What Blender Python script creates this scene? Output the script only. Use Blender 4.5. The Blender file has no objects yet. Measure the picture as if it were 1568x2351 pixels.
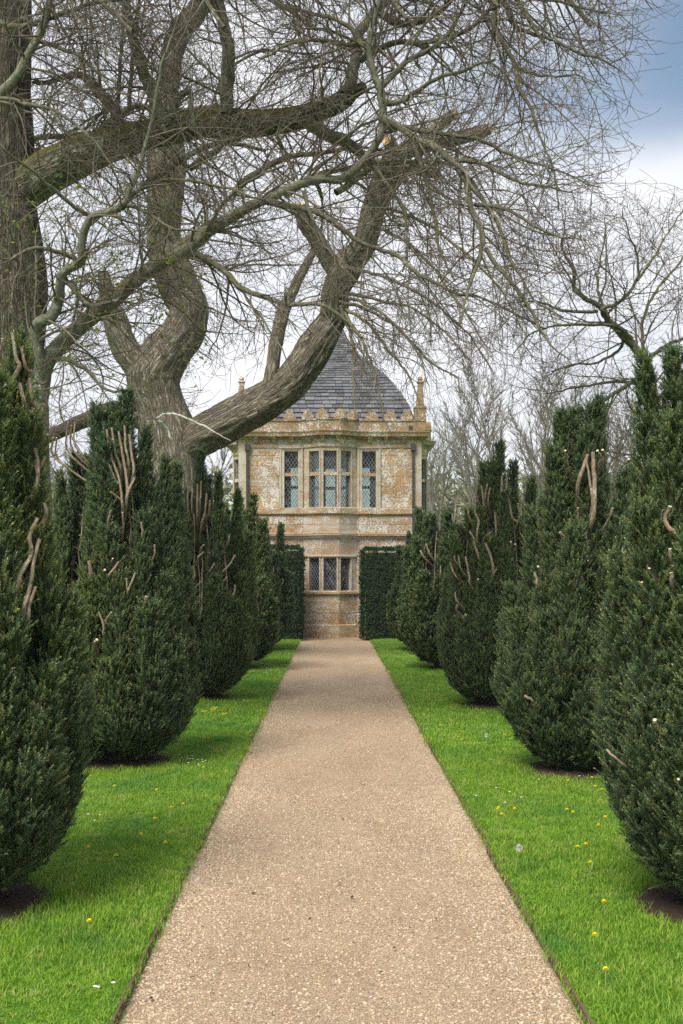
import bpy, bmesh, math, random
import numpy as np
from mathutils import Vector, Matrix, noise as mnoise

R = math.radians
SC = bpy.context.scene
COL = SC.collection
random.seed(7)
RNG = np.random.default_rng(7)

# ------------------------------------------------------------------ camera
F, CX, CY, CH = 2613.0, 764.0, 1310.0, 1.7        # focal length / vanishing point of the photo (1568 px wide), eye height
cam_d = bpy.data.cameras.new('camera')
cam = bpy.data.objects.new('camera', cam_d); COL.objects.link(cam)
cam.location = (0, 0, CH); cam.rotation_euler = (R(90), 0, 0)
cam_d.sensor_fit = 'HORIZONTAL'; cam_d.sensor_width = 24.0; cam_d.lens = F / 1568 * 24.0
cam_d.shift_x = (784 - CX) / 1568; cam_d.shift_y = (CY - 1175.5) / 1568
cam_d.clip_start = 0.1; cam_d.clip_end = 5000
SC.camera = cam
SC.render.engine = 'CYCLES'
SC.cycles.use_denoising = False
SC.cycles.max_bounces = 6; SC.cycles.diffuse_bounces = 3; SC.cycles.glossy_bounces = 3
SC.cycles.transparent_max_bounces = 12; SC.cycles.transmission_bounces = 4
SC.cycles.sample_clamp_indirect = 6

# ------------------------------------------------------------------ sky, sun, exposure
SUN_EL, SUN_AZ = R(54), R(208)                     # azimuth clockwise from +Y: the sun stands behind the camera, a little left
w = bpy.data.worlds.new('World'); SC.world = w; w.use_nodes = True
nt = w.node_tree; nt.nodes.clear()
def N(nt, t, **k):
    n = nt.nodes.new(t)
    for a, b in k.items():
        if a.startswith('i_'):
            n.inputs[a[2:].replace('_', ' ')].default_value = b
        else:
            setattr(n, a, b)
    return n
def ramp(nt, stops, interp='LINEAR'):
    n = nt.nodes.new('ShaderNodeValToRGB'); cr = n.color_ramp; cr.interpolation = interp
    while len(cr.elements) < len(stops): cr.elements.new(0.5)
    for e, (p, c) in zip(cr.elements, stops):
        e.position = p; e.color = (c[0], c[1], c[2], 1) if hasattr(c, '__len__') else (c, c, c, 1)
    return n
sky = N(nt, 'ShaderNodeTexSky', sky_type='NISHITA', sun_disc=False, sun_elevation=SUN_EL, sun_rotation=SUN_AZ, altitude=100.0)
sky.air_density = 1.0; sky.dust_density = 0.6; sky.ozone_density = 1.4
tc = N(nt, 'ShaderNodeTexCoord')
mp = N(nt, 'ShaderNodeMapping'); mp.inputs['Location'].default_value = (19.094, 1.478, 11.631); mp.inputs['Scale'].default_value = (1.25, 1.25, 2.1)
nt.links.new(tc.outputs['Generated'], mp.inputs['Vector'])
n1 = N(nt, 'ShaderNodeTexNoise', i_Scale=1.55, i_Detail=5.0, i_Roughness=0.42, i_Distortion=0.25)
nt.links.new(mp.outputs[0], n1.inputs['Vector'])
cover = ramp(nt, [(0.345, 0.0), (0.515, 1.0)], 'EASE')
nt.links.new(n1.outputs['Fac'], cover.inputs['Fac'])
n2 = N(nt, 'ShaderNodeTexNoise', i_Scale=3.2, i_Detail=4.0, i_Roughness=0.5)
nt.links.new(mp.outputs[0], n2.inputs['Vector'])
ccol = ramp(nt, [(0.30, (3.75, 3.95, 4.4)), (0.70, (5.4, 5.45, 5.65))])
nt.links.new(n2.outputs['Fac'], ccol.inputs['Fac'])
mixw = N(nt, 'ShaderNodeMix', data_type='RGBA')
nt.links.new(cover.outputs['Color'], mixw.inputs['Factor'])
skm = N(nt, 'ShaderNodeMix', data_type='RGBA', blend_type='MULTIPLY'); skm.inputs['Factor'].default_value = 1.0; skm.inputs['B'].default_value = (0.85, 0.78, 0.68, 1)
nt.links.new(sky.outputs['Color'], skm.inputs['A']); nt.links.new(skm.outputs['Result'], mixw.inputs['A']); nt.links.new(ccol.outputs['Color'], mixw.inputs['B'])
bg = N(nt, 'ShaderNodeBackground'); bg.inputs['Strength'].default_value = 0.1
nt.links.new(mixw.outputs['Result'], bg.inputs['Color'])
wo = N(nt, 'ShaderNodeOutputWorld'); nt.links.new(bg.outputs[0], wo.inputs['Surface'])
sun_d = bpy.data.lights.new('sun', 'SUN'); sun_d.energy = 2.4; sun_d.angle = R(26); sun_d.color = (1.0, 0.955, 0.88)
sun = bpy.data.objects.new('sun', sun_d); COL.objects.link(sun)
sdir = Vector((math.sin(SUN_AZ) * math.cos(SUN_EL), math.cos(SUN_AZ) * math.cos(SUN_EL), math.sin(SUN_EL)))
sun.rotation_euler = sdir.to_track_quat('Z', 'Y').to_euler(); sun.location = (0, 0, 40)
vs = SC.view_settings
vs.view_transform = 'Standard'; vs.look = 'None'; vs.exposure = 1.08; vs.gamma = 1.0; vs.use_curve_mapping = False

# ------------------------------------------------------------------ helpers
def P(x, y, Y):
    """photo coordinate (1568 px wide) standing at distance Y -> a point of the place"""
    return ((x - CX) / F * Y, Y, CH + (CY - y) / F * Y)
def link(o, parent=None):
    COL.objects.link(o)
    if parent is not None: o.parent = parent
    return o
def tag(o, label, cat, group=None):
    o['label'] = label; o['category'] = cat
    if group: o['group'] = group
    return o
def empty(name, loc, label, cat, group=None):
    o = bpy.data.objects.new(name, None); o.location = loc; o.empty_display_size = 0.2
    link(o); return tag(o, label, cat, group)
def child(o, root):
    """parent keeping world-space mesh coordinates (roots carry a location only)"""
    o.parent = root; o.matrix_parent_inverse = Matrix.Translation(root.location).inverted()
    return o
def mesh_np(name, V, Fc, mat, smooth=False, attrs=None):
    V = np.asarray(V, dtype=np.float32); Fc = np.asarray(Fc, dtype=np.int32)
    me = bpy.data.meshes.new(name); n = Fc.shape[1]; m = len(Fc)
    me.vertices.add(len(V)); me.vertices.foreach_set('co', V.ravel())
    me.loops.add(n * m); me.loops.foreach_set('vertex_index', Fc.ravel())
    me.polygons.add(m); me.polygons.foreach_set('loop_start', np.arange(0, n * m, n, dtype=np.int32))
    if smooth: me.polygons.foreach_set('use_smooth', np.ones(m, dtype=bool))
    for k, (t, a) in (attrs or {}).items():
        at = me.attributes.new(k, t, 'POINT')
        at.data.foreach_set({'FLOAT_VECTOR': 'vector', 'FLOAT': 'value'}[t], np.asarray(a, dtype=np.float32).ravel())
    me.update(calc_edges=True)
    if mat: me.materials.append(mat)
    return me
def obj(name, me, root=None):
    o = bpy.data.objects.new(name, me); link(o)
    if root is not None: child(o, root)
    return o
def poly(name, V, Fs, mat, root=None, smooth=False):
    me = bpy.data.meshes.new(name); me.from_pydata([tuple(v) for v in V], [], Fs); me.update()
    if smooth:
        for p in me.polygons: p.use_smooth = True
    me.materials.append(mat)
    return obj(name, me, root)
BOXF = [(0, 3, 2, 1), (4, 5, 6, 7), (0, 1, 5, 4), (1, 2, 6, 5), (2, 3, 7, 6), (3, 0, 4, 7)]
class Fr:
    """a wall frame: u along the wall, z up, d outwards"""
    def __init__(s, A, B):
        s.A = np.array(A, float); s.L = float(np.hypot(*(np.array(B) - s.A))); s.t = (np.array(B) - s.A) / s.L
        s.n = np.array((s.t[1], -s.t[0]))
    def __call__(s, u, z, d):
        q = s.A + s.t * u + s.n * d
        return (q[0], q[1], z)
    def box(s, u0, u1, z0, z1, d0, d1):
        return [s(u0, z0, d1), s(u1, z0, d1), s(u1, z0, d0), s(u0, z0, d0), s(u0, z1, d1), s(u1, z1, d1), s(u1, z1, d0), s(u0, z1, d0)]
def boxes(name, bl, mat, root=None):
    V, Fs = [], []
    for b in bl:
        k = len(V); V += b; Fs += [tuple(i + k for i in f) for f in BOXF]
    return poly(name, V, Fs, mat, root)
def tubes(groups, sides):
    """groups: list of (pts (N,3), radii (N,)); returns V, F(quads), attribute bark coordinates"""
    byn = {}
    for p, r in groups: byn.setdefault(len(p), []).append((p, r))
    VV, FF, BB, base = [], [], [], 0
    th = np.arange(sides) / sides * 2 * np.pi
    c, s_ = np.cos(th), np.sin(th)
    for n, L in byn.items():
        Pn = np.array([a for a, _ in L], float); Rn = np.array([b for _, b in L], float); T = len(L)
        tg = np.gradient(Pn, axis=1); tg /= np.linalg.norm(tg, axis=2, keepdims=True) + 1e-9
        ref = np.zeros_like(tg); mx = np.abs(tg).mean(axis=1); use = mx.argmin(axis=1)
        ref[np.arange(T)[:, None], np.arange(n)[None, :], use[:, None]] = 1
        nn = np.cross(tg, ref); nn /= np.linalg.norm(nn, axis=2, keepdims=True) + 1e-9
        bb = np.cross(tg, nn)
        ring = Pn[:, :, None, :] + Rn[:, :, None, None] * (nn[:, :, None, :] * c[None, None, :, None] + bb[:, :, None, :] * s_[None, None, :, None])
        seg = np.linalg.norm(np.diff(Pn, axis=1), axis=2); ln = np.concatenate([np.zeros((T, 1)), np.cumsum(seg, 1)], 1)
        bc = np.zeros((T, n, sides, 3)); bc[..., 0] = Rn[:, :1, None] * c; bc[..., 1] = Rn[:, :1, None] * s_; bc[..., 2] = ln[:, :, None]
        idx = base + np.arange(T * n * sides).reshape(T, n, sides)
        a = idx[:, :-1, :]; b = np.roll(a, -1, axis=2); d = idx[:, 1:, :]; e = np.roll(d, -1, axis=2)
        FF.append(np.stack([a, b, e, d], -1).reshape(-1, 4)); VV.append(ring.reshape(-1, 3)); BB.append(bc.reshape(-1, 3))
        base += T * n * sides
    return np.concatenate(VV), np.concatenate(FF), np.concatenate(BB)
def catmull(pts, per):
    pts = np.array(pts, float); n = len(pts)
    ext = np.vstack([2 * pts[0] - pts[1], pts, 2 * pts[-1] - pts[-2]]); out = []
    for i in range(n - 1):
        p0, p1, p2, p3 = ext[i:i + 4]
        for t in np.arange(per) / per:
            out.append(0.5 * (2 * p1 + (p2 - p0) * t + (2 * p0 - 5 * p1 + 4 * p2 - p3) * t * t + (3 * p1 - p0 - 3 * p2 + p3) * t ** 3))
    out.append(ext[-2])
    return np.array(out)
def scatter_object(name, pts, rots, scls, protos, mat_root=None):
    """stuff: many small pieces instanced on points by geometry nodes"""
    me = bpy.data.meshes.new(name); me.vertices.add(len(pts)); me.vertices.foreach_set('co', np.asarray(pts, np.float32).ravel())
    a = me.attributes.new('rot', 'FLOAT_VECTOR', 'POINT'); a.data.foreach_set('vector', np.asarray(rots, np.float32).ravel())
    a = me.attributes.new('scl', 'FLOAT_VECTOR', 'POINT'); a.data.foreach_set('vector', np.asarray(scls, np.float32).ravel())
    o = obj(name, me, mat_root)
    key = 'scatter_' + '_'.join(p.name for p in protos)
    g = bpy.data.node_groups.get(key)
    if g is None:
        g = bpy.data.node_groups.new(key, 'GeometryNodeTree')
        g.interface.new_socket('Geometry', in_out='INPUT', socket_type='NodeSocketGeometry')
        g.interface.new_socket('Geometry', in_out='OUTPUT', socket_type='NodeSocketGeometry')
        gi = g.nodes.new('NodeGroupInput'); go = g.nodes.new('NodeGroupOutput')
        jn = g.nodes.new('GeometryNodeJoinGeometry')
        for p in protos:
            oi = g.nodes.new('GeometryNodeObjectInfo'); oi.inputs['Object'].default_value = p; oi.inputs['As Instance'].default_value = True
            g.links.new(oi.outputs['Geometry'], jn.inputs[0])
        ip = g.nodes.new('GeometryNodeInstanceOnPoints'); ip.inputs['Pick Instance'].default_value = True
        na = g.nodes.new('GeometryNodeInputNamedAttribute'); na.data_type = 'FLOAT_VECTOR'; na.inputs['Name'].default_value = 'rot'
        nb = g.nodes.new('GeometryNodeInputNamedAttribute'); nb.data_type = 'FLOAT_VECTOR'; nb.inputs['Name'].default_value = 'scl'
        er = g.nodes.new('FunctionNodeEulerToRotation')
        rv = g.nodes.new('FunctionNodeRandomValue'); rv.data_type = 'INT'
        rv.inputs[4].default_value = 0; rv.inputs[5].default_value = len(protos) - 1
        g.links.new(gi.outputs[0], ip.inputs['Points']); g.links.new(jn.outputs[0], ip.inputs['Instance'])
        g.links.new(na.outputs[0], er.inputs[0]); g.links.new(er.outputs[0], ip.inputs['Rotation'])
        g.links.new(nb.outputs[0], ip.inputs['Scale']); g.links.new(rv.outputs[2], ip.inputs['Instance Index'])
        g.links.new(ip.outputs[0], go.inputs[0])
    md = o.modifiers.new('scatter', 'NODES'); md.node_group = g
    o['kind'] = 'stuff'
    return o

# ------------------------------------------------------------------ materials
def new_mat(name, rough=0.9, spec=0.3):
    m = bpy.data.materials.new(name); m.use_nodes = True; t = m.node_tree; t.nodes.clear()
    b = t.nodes.new('ShaderNodeBsdfPrincipled'); o = t.nodes.new('ShaderNodeOutputMaterial')
    b.inputs['Roughness'].default_value = rough; b.inputs['Specular IOR Level'].default_value = spec
    t.links.new(b.outputs[0], o.inputs['Surface'])
    return m, t, b
def coords(t, kind='Object', scale=(1, 1, 1), loc=(0, 0, 0)):
    if kind == 'bark':
        c = t.nodes.new('ShaderNodeAttribute'); c.attribute_name = 'bark'; out = c.outputs['Vector']
    elif kind == 'Position':
        out = t.nodes.new('ShaderNodeNewGeometry').outputs['Position']
    else:
        out = t.nodes.new('ShaderNodeTexCoord').outputs[kind]
    mpn = t.nodes.new('ShaderNodeMapping'); mpn.inputs['Scale'].default_value = scale; mpn.inputs['Location'].default_value = loc
    t.links.new(out, mpn.inputs['Vector'])
    return mpn.outputs[0]
def noise_(t, vec, scale, detail=4, rough=0.55, dist=0.0):
    n = N(t, 'ShaderNodeTexNoise', i_Scale=scale, i_Detail=detail, i_Roughness=rough, i_Distortion=dist)
    t.links.new(vec, n.inputs['Vector']); return n.outputs['Fac']
def rmp(t, fac, stops, interp='LINEAR'):
    r = ramp(t, stops, interp); t.links.new(fac, r.inputs['Fac']); return r.outputs['Color']
def mix_(t, fac, a, b, blend='MIX'):
    m = N(t, 'ShaderNodeMix', data_type='RGBA', blend_type=blend)
    for s, v in (('Factor', fac), ('A', a), ('B', b)):
        if isinstance(v, (int, float)): m.inputs[s].default_value = v
        elif isinstance(v, tuple): m.inputs[s].default_value = (*v, 1)
        else: t.links.new(v, m.inputs[s])
    return m.outputs['Result']
def math_(t, op, a, b=0.0):
    m = N(t, 'ShaderNodeMath', operation=op)
    for i, v in enumerate((a, b)):
        if isinstance(v, (int, float)): m.inputs[i].default_value = v
        else: t.links.new(v, m.inputs[i])
    return m.outputs[0]
def bump_(t, b, h, dist, strength=1.0):
    n = t.nodes.new('ShaderNodeBump'); n.inputs['Distance'].default_value = dist; n.inputs['Strength'].default_value = strength
    t.links.new(h, n.inputs['Height']); t.links.new(n.outputs[0], b.inputs['Normal'])

def stone_mat(name, base, ochre, lichen_amt, orange_amt, pale_amt, bump=0.012, seed=0.0, dark=0.3):
    m, t, b = new_mat(name, 0.92, 0.15)
    v = coords(t, 'Position', loc=(seed, seed * 0.7, 0)); vh = coords(t, 'Position', scale=(0.5, 0.5, 2.4), loc=(seed, 0, seed))
    c = mix_(t, rmp(t, noise_(t, vh, 1.6, 5, 0.6), [(0.35, 0), (0.62, 1)]), base, ochre)
    fine = noise_(t, v, 42, 5, 0.65)
    c = mix_(t, math_(t, 'MULTIPLY', rmp(t, fine, [(0.42, 0), (0.60, 1)]), 0.55), c, (0.19, 0.125, 0.07))
    # pale weathered patches
    pl = rmp(t, noise_(t, vh, 2.3, 4, 0.6, 0.4), [(0.62 - 0.3 * pale_amt, 0), (0.72 - 0.3 * pale_amt, 1)])
    c = mix_(t, math_(t, 'MULTIPLY', pl, 0.9), c, (0.47, 0.425, 0.355))
    # orange lichen / iron streaks
    og = rmp(t, noise_(t, vh, 3.4, 5, 0.65, 0.6), [(0.66 - 0.25 * orange_amt, 0), (0.74 - 0.25 * orange_amt, 1)])
    c = mix_(t, math_(t, 'MULTIPLY', og, 0.75), c, (0.42, 0.20, 0.055))
    # white lichen: clusters of small crusty spots
    big = noise_(t, v, 2.6, 4, 0.6)
    sm = noise_(t, v, 27, 6, 0.75, 0.3)
    lc = rmp(t, math_(t, 'ADD', math_(t, 'MULTIPLY', sm, 1.0), math_(t, 'MULTIPLY', big, 0.45)), [(0.87 - 0.15 * lichen_amt, 0), (0.93 - 0.15 * lichen_amt, 1)])
    c = mix_(t, math_(t, 'MULTIPLY', lc, 0.92), c, (0.68, 0.64, 0.59))
    # dark algae specks
    dk = rmp(t, noise_(t, v, 26, 6, 0.75), [(0.60, 0), (0.70, 1)])
    c = mix_(t, math_(t, 'MULTIPLY', dk, dark), c, (0.10, 0.085, 0.06))
    oi = t.nodes.new('ShaderNodeObjectInfo')
    c = mix_(t, 1.0, c, rmp(t, oi.outputs['Random'], [(0, (0.90, 0.89, 0.87)), (1, (1.08, 1.06, 1.02))]), 'MULTIPLY')
    t.links.new(c, b.inputs['Base Color'])
    h = math_(t, 'ADD', noise_(t, v, 30, 6, 0.7), math_(t, 'MULTIPLY', lc, 0.25))
    bump_(t, b, h, bump)
    return m
M = {}
M['stone_wall'] = stone_mat('stone_wall', (0.49, 0.35, 0.205), (0.45, 0.27, 0.115), 1.12, 0.32, 0.15, 0.02, 1.3)
M['stone_bay'] = stone_mat('stone_bay', (0.50, 0.42, 0.31), (0.45, 0.305, 0.165), 0.8, 0.32, 0.55, 0.012, 4.1, 0.25)
M['stone_trim'] = stone_mat('stone_trim', (0.52, 0.465, 0.385), (0.46, 0.37, 0.26), 0.5, 0.18, 0.65, 0.008, 7.7, 0.25)
M['stone_ochre'] = stone_mat('stone_ochre', (0.48, 0.36, 0.21), (0.43, 0.275, 0.125), 0.95, 0.35, 0.25, 0.012, 2.9, 0.45)
M['stone_parapet'] = stone_mat('stone_parapet', (0.34, 0.25, 0.15), (0.30, 0.195, 0.095), 0.8, 0.3, 0.0, 0.018, 9.2, 0.8)
def slate_mat():
    m, t, b = new_mat('slate', 0.7, 0.3)
    v = coords(t, 'Position'); oi = t.nodes.new('ShaderNodeObjectInfo')
    at = t.nodes.new('ShaderNodeAttribute'); at.attribute_name = 'tone'
    c = rmp(t, math_(t, 'FRACT', math_(t, 'ADD', oi.outputs['Random'], at.outputs['Fac'])), [(0, (0.060, 0.064, 0.074)), (0.5, (0.11, 0.115, 0.13)), (0.85, (0.16, 0.162, 0.172)), (0.97, (0.15, 0.15, 0.155)), (1, (0.16, 0.14, 0.115))])
    c = mix_(t, rmp(t, noise_(t, v, 1.1, 4), [(0.45, 0), (0.7, 0.35)]), c, (0.11, 0.105, 0.10))
    c = mix_(t, rmp(t, noise_(t, v, 34, 5, 0.7), [(0.63, 0), (0.69, 0.7)]), c, (0.30, 0.29, 0.27))
    c = mix_(t, rmp(t, noise_(t, v, 4, 5, 0.7), [(0.60, 0), (0.72, 0.7)]), c, (0.22, 0.16, 0.07))
    t.links.new(c, b.inputs['Base Color']); bump_(t, b, noise_(t, v, 30, 5, 0.7), 0.006)
    return m
M['slate'] = slate_mat()
def flat(name, col, rough=0.8, var=0.25, scale=20, spec=0.3, bump=0.0, metal=0.0):
    m, t, b = new_mat(name, rough, spec); v = coords(t, 'Object')
    f = noise_(t, v, scale, 5, 0.6)
    c = mix_(t, f, tuple(x * (1 - var) for x in col), tuple(min(1, x * (1 + var)) for x in col))
    t.links.new(c, b.inputs['Base Color']); b.inputs['Metallic'].default_value = metal
    if bump: bump_(t, b, f, bump)
    return m
M['lead'] = flat('lead', (0.20, 0.21, 0.23), 0.55, 0.2, 30, 0.5)
M['iron'] = flat('iron', (0.05, 0.045, 0.042), 0.6, 0.3, 30)
M['plaster'] = flat('plaster', (0.34, 0.32, 0.28), 0.95, 0.1, 5)
def glass_mat():
    m = bpy.data.materials.new('old_glass'); m.use_nodes = True; t = m.node_tree; t.nodes.clear()
    o = t.nodes.new('ShaderNodeOutputMaterial'); tr = t.nodes.new('ShaderNodeBsdfTransparent'); gl = t.nodes.new('ShaderNodeBsdfGlossy')
    tr.inputs['Color'].default_value = (0.68, 0.76, 0.73, 1); gl.inputs['Roughness'].default_value = 0.04; gl.inputs['Color'].default_value = (0.9, 0.95, 0.97, 1)
    lw = t.nodes.new('ShaderNodeLayerWeight'); lw.inputs['Blend'].default_value = 0.35
    mx = t.nodes.new('ShaderNodeMixShader')
    t.links.new(math_(t, 'ADD', math_(t, 'MULTIPLY', lw.outputs['Fresnel'], 0.8), 0.06), mx.inputs['Fac'])
    t.links.new(tr.outputs[0], mx.inputs[1]); t.links.new(gl.outputs[0], mx.inputs[2]); t.links.new(mx.outputs[0], o.inputs['Surface'])
    return m
M['glass'] = glass_mat()
def bark_mat(name, dark, light, lichen, lic_amt, sx, sz, bump, moss=0.0):
    m, t, b = new_mat(name, 0.95, 0.15)
    v = coords(t, 'bark', (sx, sx, sz)); vp = coords(t, 'Position')
    f = noise_(t, v, 1.0, 3.0, 0.55, 1.1)
    rid = math_(t, 'ABSOLUTE', math_(t, 'SUBTRACT', f, 0.5))
    c = mix_(t, rmp(t, rid, [(0.0, 0), (0.085, 1)]), dark, light)
    c = mix_(t, rmp(t, noise_(t, vp, 5, 5, 0.6), [(0.4, 0), (0.65, 0.5)]), c, tuple(x * 0.62 for x in light))
    if lic_amt:
        c = mix_(t, math_(t, 'MULTIPLY', rmp(t, noise_(t, vp, 9, 6, 0.7), [(0.56, 0), (0.63, 1)]), lic_amt), c, lichen)
    if moss:
        ge = t.nodes.new('ShaderNodeNewGeometry'); sp = t.nodes.new('ShaderNodeSeparateXYZ'); t.links.new(ge.outputs['Normal'], sp.inputs[0])
        up = math_(t, 'ADD', math_(t, 'MULTIPLY', sp.outputs['Z'], 0.55), math_(t, 'MULTIPLY', noise_(t, vp, 4.0, 5, 0.65), 1.0))
        c = mix_(t, math_(t, 'MULTIPLY', rmp(t, up, [(0.55, 0), (0.75, 1)]), moss), c, (0.155, 0.14, 0.022))
    t.links.new(c, b.inputs['Base Color'])
    bump_(t, b, math_(t, 'MINIMUM', math_(t, 'MULTIPLY', rid, 5.0), 1.0), bump)
    return m
M['bark_old'] = bark_mat('bark_old', (0.085, 0.07, 0.053), (0.33, 0.285, 0.215), (0.40, 0.39, 0.33), 0.5, 12, 1.7, 0.06)
M['bark_dark'] = bark_mat('bark_dark', (0.055, 0.044, 0.034), (0.20, 0.165, 0.125), (0.30, 0.31, 0.25), 0.5, 15, 2.2, 0.05)
M['bark_moss'] = bark_mat('bark_moss', (0.05, 0.043, 0.03), (0.26, 0.235, 0.175), (0.46, 0.49, 0.42), 0.95, 16, 2.6, 0.04, 0.95)
M['bark_smooth'] = bark_mat('bark_smooth', (0.135, 0.13, 0.10), (0.235, 0.23, 0.175), (0.33, 0.35, 0.28), 0.6, 10, 6, 0.005, 0.35)
M['bark_branch'] = bark_mat('bark_branch', (0.08, 0.075, 0.055), (0.17, 0.16, 0.12), (0.34, 0.35, 0.28), 0.7, 16, 6, 0.004, 0.3)
def twig_mat(name, a, b_, c_):
    m, t, b = new_mat(name, 0.85, 0.2); vp = coords(t, 'Position')
    c = rmp(t, noise_(t, vp, 1.9, 4, 0.6), [(0.35, a), (0.55, b_), (0.70, c_)])
    c = mix_(t, rmp(t, noise_(t, vp, 14, 4, 0.7), [(0.58, 0), (0.66, 0.7)]), c, (0.30, 0.31, 0.25))
    t.links.new(c, b.inputs['Base Color']); return m
M['twig'] = twig_mat('twig', (0.14, 0.10, 0.075), (0.165, 0.145, 0.11), (0.22, 0.215, 0.165))
M['twig_thin'] = twig_mat('twig_thin', (0.12, 0.08, 0.065), (0.14, 0.115, 0.09), (0.19, 0.18, 0.135))
M['dead_wood'] = flat('dead_wood', (0.46, 0.44, 0.39), 0.9, 0.2, 30)
M['far_bark'] = flat('far_bark', (0.17, 0.145, 0.115), 0.9, 0.2, 2)
M['cut_wood'] = flat('cut_wood', (0.52, 0.33, 0.17), 0.85, 0.25, 25)
M['yew_wood'] = bark_mat('yew_wood', (0.17, 0.12, 0.08), (0.37, 0.285, 0.205), (0.50, 0.44, 0.35), 0.7, 30, 8, 0.006)
M['yew_cut'] = flat('yew_cut', (0.60, 0.47, 0.33), 0.85, 0.2, 40)
def leaf_mat(name, stops, tip=None, trans=0.25, rough=0.5, spec=0.35, patch=None):
    m, t, b = new_mat(name, rough, spec)
    oi = t.nodes.new('ShaderNodeObjectInfo'); c = rmp(t, oi.outputs['Random'], stops)
    if patch:
        vp = coords(t, 'Position'); c = mix_(t, rmp(t, noise_(t, vp, patch[1], 4, 0.6), [(patch[2], 0), (patch[3], 0.85)]), c, patch[0])
    if name == 'yew':                                # no two trees quite the same green
        c = mix_(t, 1.0, c, rmp(t, noise_(t, coords(t, 'Position'), .33, 1, .5), [(0.36, (0.78, 0.86, 0.98)), (0.5, (1, 1, 1)), (0.64, (1.28, 1.14, 0.86))]), 'MULTIPLY')
    if tip:
        a = t.nodes.new('ShaderNodeAttribute'); a.attribute_name = 'tip'; c = mix_(t, a.outputs['Fac'], c, tip)
    t.links.new(c, b.inputs['Base Color'])
    if trans:
        tl = t.nodes.new('ShaderNodeBsdfTranslucent'); t.links.new(c, tl.inputs['Color'])
        mx = t.nodes.new('ShaderNodeMixShader'); mx.inputs['Fac'].default_value = trans
        out = [n for n in t.nodes if n.type == 'OUTPUT_MATERIAL'][0]
        t.links.new(b.outputs[0], mx.inputs[1]); t.links.new(tl.outputs[0], mx.inputs[2]); t.links.new(mx.outputs[0], out.inputs['Surface'])
    return m
M['yew'] = leaf_mat('yew', [(0, (0.030, 0.066, 0.030)), (0.4, (0.060, 0.122, 0.050)), (0.75, (0.125, 0.195, 0.075)), (1, (0.23, 0.265, 0.085))], (0.29, 0.31, 0.09), 0.22, 0.36, 0.6, ((0.095, 0.105, 0.03), 2.6, 0.58, 0.78))
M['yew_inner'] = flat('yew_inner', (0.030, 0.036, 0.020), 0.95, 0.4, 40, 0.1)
M['hedge'] = leaf_mat('hedge', [(0, (0.024, 0.058, 0.024)), (0.6, (0.036, 0.080, 0.030)), (1, (0.06, 0.11, 0.038))], None, 0.15, 0.5, 0.3)
M['grass'] = leaf_mat('grass', [(0, (0.12, 0.245, 0.024)), (0.45, (0.215, 0.375, 0.034)), (0.85, (0.30, 0.44, 0.05)), (1, (0.44, 0.46, 0.14))], None, 0.35, 0.55, 0.25, ((0.10, 0.26, 0.045), 1.1, 0.50, 0.68))
def lawn_mat():
    m, t, b = new_mat('lawn', 0.95, 0.1); v = coords(t, 'Position')
    c = rmp(t, noise_(t, v, 1.2, 6, 0.6), [(0.35, (0.075, 0.21, 0.02)), (0.65, (0.14, 0.30, 0.022))])
    c = mix_(t, rmp(t, noise_(t, v, 60, 4, 0.7), [(0.35, 0.6), (0.6, 0)]), c, (0.06, 0.14, 0.015))
    t.links.new(c, b.inputs['Base Color']); bump_(t, b, noise_(t, v, 90, 4, 0.7), 0.02); return m
M['lawn'] = lawn_mat()
def gravel_mat():
    m, t, b = new_mat('gravel', 0.95, 0.1); v = coords(t, 'Position')
    vo = N(t, 'ShaderNodeTexVoronoi', i_Scale=95.0); t.links.new(v, vo.inputs['Vector'])
    c = rmp(t, vo.outputs['Color'], [(0.0, (0.32, 0.225, 0.14)), (0.35, (0.45, 0.335, 0.215)), (0.7, (0.55, 0.43, 0.295)), (1, (0.62, 0.52, 0.39))])
    c = mix_(t, rmp(t, noise_(t, v, 1.3, 5, 0.6), [(0.38, 0.0), (0.7, 0.55)]), c, (0.50, 0.37, 0.235))
    c = mix_(t, rmp(t, noise_(t, v, 130, 4, 0.75), [(0.38, 0.9), (0.52, 0)]), c, (0.17, 0.115, 0.07))  # tiny shadows among the stones, painted in as dark specks
    c = mix_(t, rmp(t, noise_(t, coords(t, 'Position', scale=(.8, .35, 1)), 2.2, 5, 0.65), [(0.44, 0.0), (0.64, 0.42)]), c, (0.29, 0.20, 0.125))
    t.links.new(c, b.inputs['Base Color'])
    bump_(t, b, math_(t, 'ADD', vo.outputs['Distance'], noise_(t, v, 160, 4, 0.7)), 0.008); return m
M['gravel'] = gravel_mat()
def pebble_mat():
    m, t, b = new_mat('pebble', 0.85, 0.2); oi = t.nodes.new('ShaderNodeObjectInfo')
    c = rmp(t, oi.outputs['Random'], [(0.0, (0.23, 0.16, 0.10)), (0.25, (0.40, 0.295, 0.185)), (0.55, (0.50, 0.385, 0.255)), (0.8, (0.55, 0.44, 0.305)), (0.93, (0.60, 0.51, 0.39)), (0.97, (0.34, 0.335, 0.34)), (1, (0.10, 0.08, 0.06))])
    t.links.new(c, b.inputs['Base Color']); return m
M['pebble'] = pebble_mat()
M['soil'] = flat('soil', (0.055, 0.038, 0.027), 0.95, 0.5, 30, 0.1, 0.03)
M['edging'] = flat('edging', (0.12, 0.08, 0.055), 0.85, 0.35, 12, 0.2, 0.004)
M['petal'] = flat('petal', (0.82, 0.68, 0.015), 0.6, 0.1, 40)
M['daisy'] = flat('daisy', (0.80, 0.80, 0.76), 0.7, 0.05, 40)
M['clock'] = flat('clock', (0.62, 0.60, 0.56), 0.9, 0.15, 60)
M['stem'] = flat('stem', (0.24, 0.30, 0.08), 0.7, 0.2, 20)
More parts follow.
